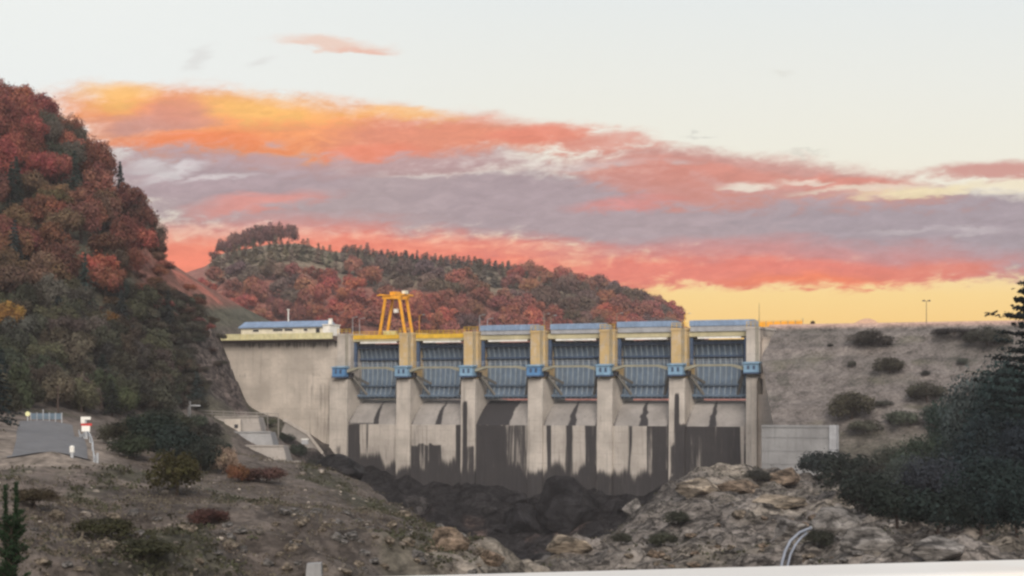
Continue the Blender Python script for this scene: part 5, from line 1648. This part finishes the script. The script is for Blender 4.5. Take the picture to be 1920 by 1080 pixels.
# left part of the clear sky is a little whiter
sky = nt.mix(nt.math('MULTIPLY', nt.rng(PX, 1100, 100), nt.rng(PY, 330, 240)), sky, skc(234, 237, 235))
def stroke(col, c, cx, cy, rx, ry, slope=0.0, soft=0.45, amt=1.0, fine=0.35, top=None):
    dx = nt.math('SUBTRACT', PXw, cx)
    dy = nt.math('SUBTRACT', nt.math('SUBTRACT', PYw, cy), nt.math('MULTIPLY', dx, slope))
    if top is not None:                      # different softness above and below
        dy = nt.math('MULTIPLY', dy, nt.rng(dy, -1, 1, ry / top, 1.0))
    a = nt.math('DIVIDE', dx, rx); b = nt.math('DIVIDE', dy, ry)
    d = nt.math('SQRT', nt.math('ADD', nt.math('MULTIPLY', a, a), nt.math('MULTIPLY', b, b)))
    d = nt.math('ADD', d, nt.math('MULTIPLY', nt.math('SUBTRACT', nC, 0.5), fine * 2))
    d = nt.math('ADD', d, nt.math('MULTIPLY', nt.math('SUBTRACT', nF, 0.5), 0.55))
    m = nt.rng(d, 1 + soft * 0.82, 1 - soft * 0.82, 0, amt)
    return nt.mix(m, col, skc(*c)), m
ST = [
 # colour, cx, cy, rx, ry, slope, soft, amount, fine
 ((168,152,154), 700, 375, 560, 70, 0.03, 0.35, 1, 0.4),
 ((166,150,154), 1350, 410, 560, 85, 0.06, 0.35, 1, 0.4),
 ((160,148,154), 1850, 440, 420, 80, 0.05, 0.35, 1, 0.4),
 ((170,152,156), 420, 320, 240, 60, 0.0, 0.4, 1, 0.4),
 ((196,146,138), 1420, 330, 330, 42, 0.11, 0.45, 0.95, 0.6),
 ((206,138,124), 1330, 318, 150, 16, 0.1, 0.7, 0.8, 0.8),
 ((206,138,124), 1230, 345, 180, 26, 0.2, 0.6, 0.7, 0.8),
 ((210,140,126), 1580, 342, 120, 16, 0.05, 0.6, 0.85, 0.6),
 ((196,140,132), 1860, 318, 130, 16, -0.02, 0.6, 0.9, 0.6),
 ((236,226,208), 1620, 352, 110, 7, -0.06, 0.8, 0.75, 1.0),
 ((240,226,190), 1720, 358, 120, 9, -0.08, 0.8, 0.9, 1.0),
 ((238,228,204), 1890, 348, 80, 13, -0.05, 0.7, 0.95, 0.8),
 ((236,226,212), 1395, 344, 45, 8, -0.05, 0.8, 0.9, 1.0),
 ((236,226,212), 1500, 338, 40, 6, 0.1, 0.8, 0.7, 1.0),
 ((222,216,214), 900, 308, 250, 8, -0.01, 0.9, 0.7, 1.5),
 ((236,232,224), 800, 318, 70, 9, -0.02, 0.9, 0.9, 1.2),
 ((238,233,222), 960, 310, 90, 12, -0.1, 0.9, 0.95, 1.2),
 ((214,208,208), 330, 325, 60, 10, -0.3, 0.9, 0.8, 0.9),
 ((220,212,212), 410, 335, 60, 6, -0.1, 0.9, 0.7, 0.9),
 ((206,200,200), 285, 310, 40, 14, 0.0, 0.9, 0.7, 0.8),
 ((180,150,150), 600, 285, 420, 34, 0.04, 0.5, 0.95, 0.5),
 ((232,156,112), 330, 222, 245, 56, 0.06, 0.6, 1.0, 0.6),
 ((236,160,112), 560, 236, 200, 46, 0.03, 0.6, 1.0, 0.6),
 ((220,146,122), 850, 252, 240, 32, 0.01, 0.7, 1.0, 0.7),
 ((222,140,120), 1010, 250, 110, 18, -0.08, 0.5, 0.9, 0.6),
 ((214,150,136), 1140, 268, 90, 14, 0.02, 0.7, 0.8, 0.9),
 ((246,194,124), 225, 178, 62, 24, 0.0, 0.9, 0.85, 0.7),
 ((246,194,124), 490, 206, 125, 24, 0.06, 0.9, 0.85, 0.8),
 ((244,184,112), 740, 215, 90, 12, 0.05, 0.7, 0.7, 0.6),
 ((190,150,146), 290, 232, 110, 20, 0.0, 0.7, 0.75, 0.6),
 ((216,150,130), 335, 212, 62, 26, 0.05, 0.8, 0.8, 0.7),
 ((232,136,94), 380, 266, 150, 15, 0.0, 0.8, 0.75, 0.9),
 ((232,138,112), 700, 278, 90, 14, 0.0, 0.7, 0.7, 0.7),
 ((228,146,132), 480, 380, 110, 16, -0.12, 0.8, 0.65, 0.9),
 ((220,136,124), 430, 440, 240, 26, -0.04, 0.9, 0.65, 1.0),
 ((232,128,106), 700, 496, 500, 44, 0.02, 0.7, 1.0, 0.8),
 ((232,128,108), 780, 458, 270, 24, 0.03, 0.9, 0.75, 1.0),
 ((236,136,112), 400, 498, 250, 40, 0.0, 0.7, 1.0, 0.7),
 ((224,134,124), 1180, 380, 80, 10, -0.1, 0.9, 0.6, 1.0),
 ((204,136,132), 1480, 482, 430, 26, 0.01, 0.9, 0.8, 0.9),
 ((222,126,112), 1420, 512, 440, 25, 0.0, 0.6, 0.95, 0.8),
 ((234,130,92), 1520, 524, 140, 11, 0.0, 0.9, 0.75, 0.9),
 ((220,128,108), 1760, 500, 110, 14, -0.08, 0.9, 0.7, 1.0),
 ((200,190,192), 1820, 432, 60, 6, -0.1, 0.9, 0.6, 0.9),
 ((196,186,188), 1700, 434, 60, 4, -0.05, 0.9, 0.5, 0.9),
 ((230,196,180), 620, 80, 95, 13, 0.1, 0.8, 0.75, 0.9),
 ((226,176,158), 690, 94, 45, 7, 0.0, 0.8, 0.6, 0.9),
 ((212,210,208), 365, 105, 26, 16, -0.6, 0.9, 0.55, 0.9),
 ((214,212,210), 500, 118, 24, 10, -0.3, 0.9, 0.5, 0.9),
 ((206,205,198), 1305, 250, 30, 3, 0.0, 0.8, 0.7, 0.8),
 ((210,208,198), 1500, 286, 40, 4, 0.0, 0.8, 0.6, 0.8),
 ((214,213,206), 1478, 144, 20, 6, 0.0, 0.9, 0.5, 0.8),
]
cov = None
for s in ST:
    c, cx, cy, rx, ry, sl, so, am, fi = s
    sky, m_ = stroke(sky, c, cx, cy, rx, ry, sl, so, am, fi)
    if rx > 150:
        cov = m_ if cov is None else nt.math('MAXIMUM', cov, m_)
shade = nt.math('MULTIPLY', nt.rng(nC, 0.3, 0.72, 0.90, 1.10), nt.rng(nF, 0.3, 0.7, 0.95, 1.05))
cs_ = nt.node('ShaderNodeCombineXYZ')
for i_ in range(3): nt.l.new(shade, cs_.inputs[i_])
sky = nt.mix(cov, sky, nt.mix(1.0, sky, cs_.outputs[0], 'MULTIPLY'))
# Nishita dome for everything away from the sunset window
nish = nt.node('ShaderNodeTexSky', sky_type='NISHITA')
nish.sun_disc = False
nish.sun_elevation = R(SUN_EL); nish.sun_rotation = R(SUN_AZ)
nish.air_density = 1.0; nish.dust_density = 2.0
dome = nt.mix(0.5, nt.mix(1.0, nish.outputs[0], (0.1, 0.1, 0.1, 1), 'MULTIPLY'), skc(240, 238, 234))
fac = nt.math('MULTIPLY', nt.rng(Y_, 0.25, 0.6), nt.rng(Z_, 0.6, 0.35))
nt.l.new(nt.mix(fac, dome, sky), bg.inputs['Color'])
bg.inputs['Strength'].default_value = 1.0

sun = bpy.data.lights.new('sun', 'SUN')
sun.energy = 1.45; sun.angle = R(28); sun.color = (1.0, 0.92, 0.84)
so = bpy.data.objects.new('sun', sun); COL.objects.link(so)
a, e = R(SUN_AZ), R(SUN_EL)
to_sun = Vector((math.sin(a) * math.cos(e), math.cos(a) * math.cos(e), math.sin(e)))
so.rotation_euler = to_sun.to_track_quat('Z', 'Y').to_euler()
so.location = to_sun * 500

SC.view_settings.view_transform = 'Standard'
SC.view_settings.look = 'None'
SC.view_settings.exposure = EXPO
SC.view_settings.gamma = 1.0
SC.cycles.use_denoising = True
SC.cycles.volume_bounces = 0; SC.cycles.max_bounces = 5; SC.cycles.diffuse_bounces = 2; SC.cycles.glossy_bounces = 2
SC.cycles.transparent_max_bounces = 4
SC.cycles.filter_width = 2.6
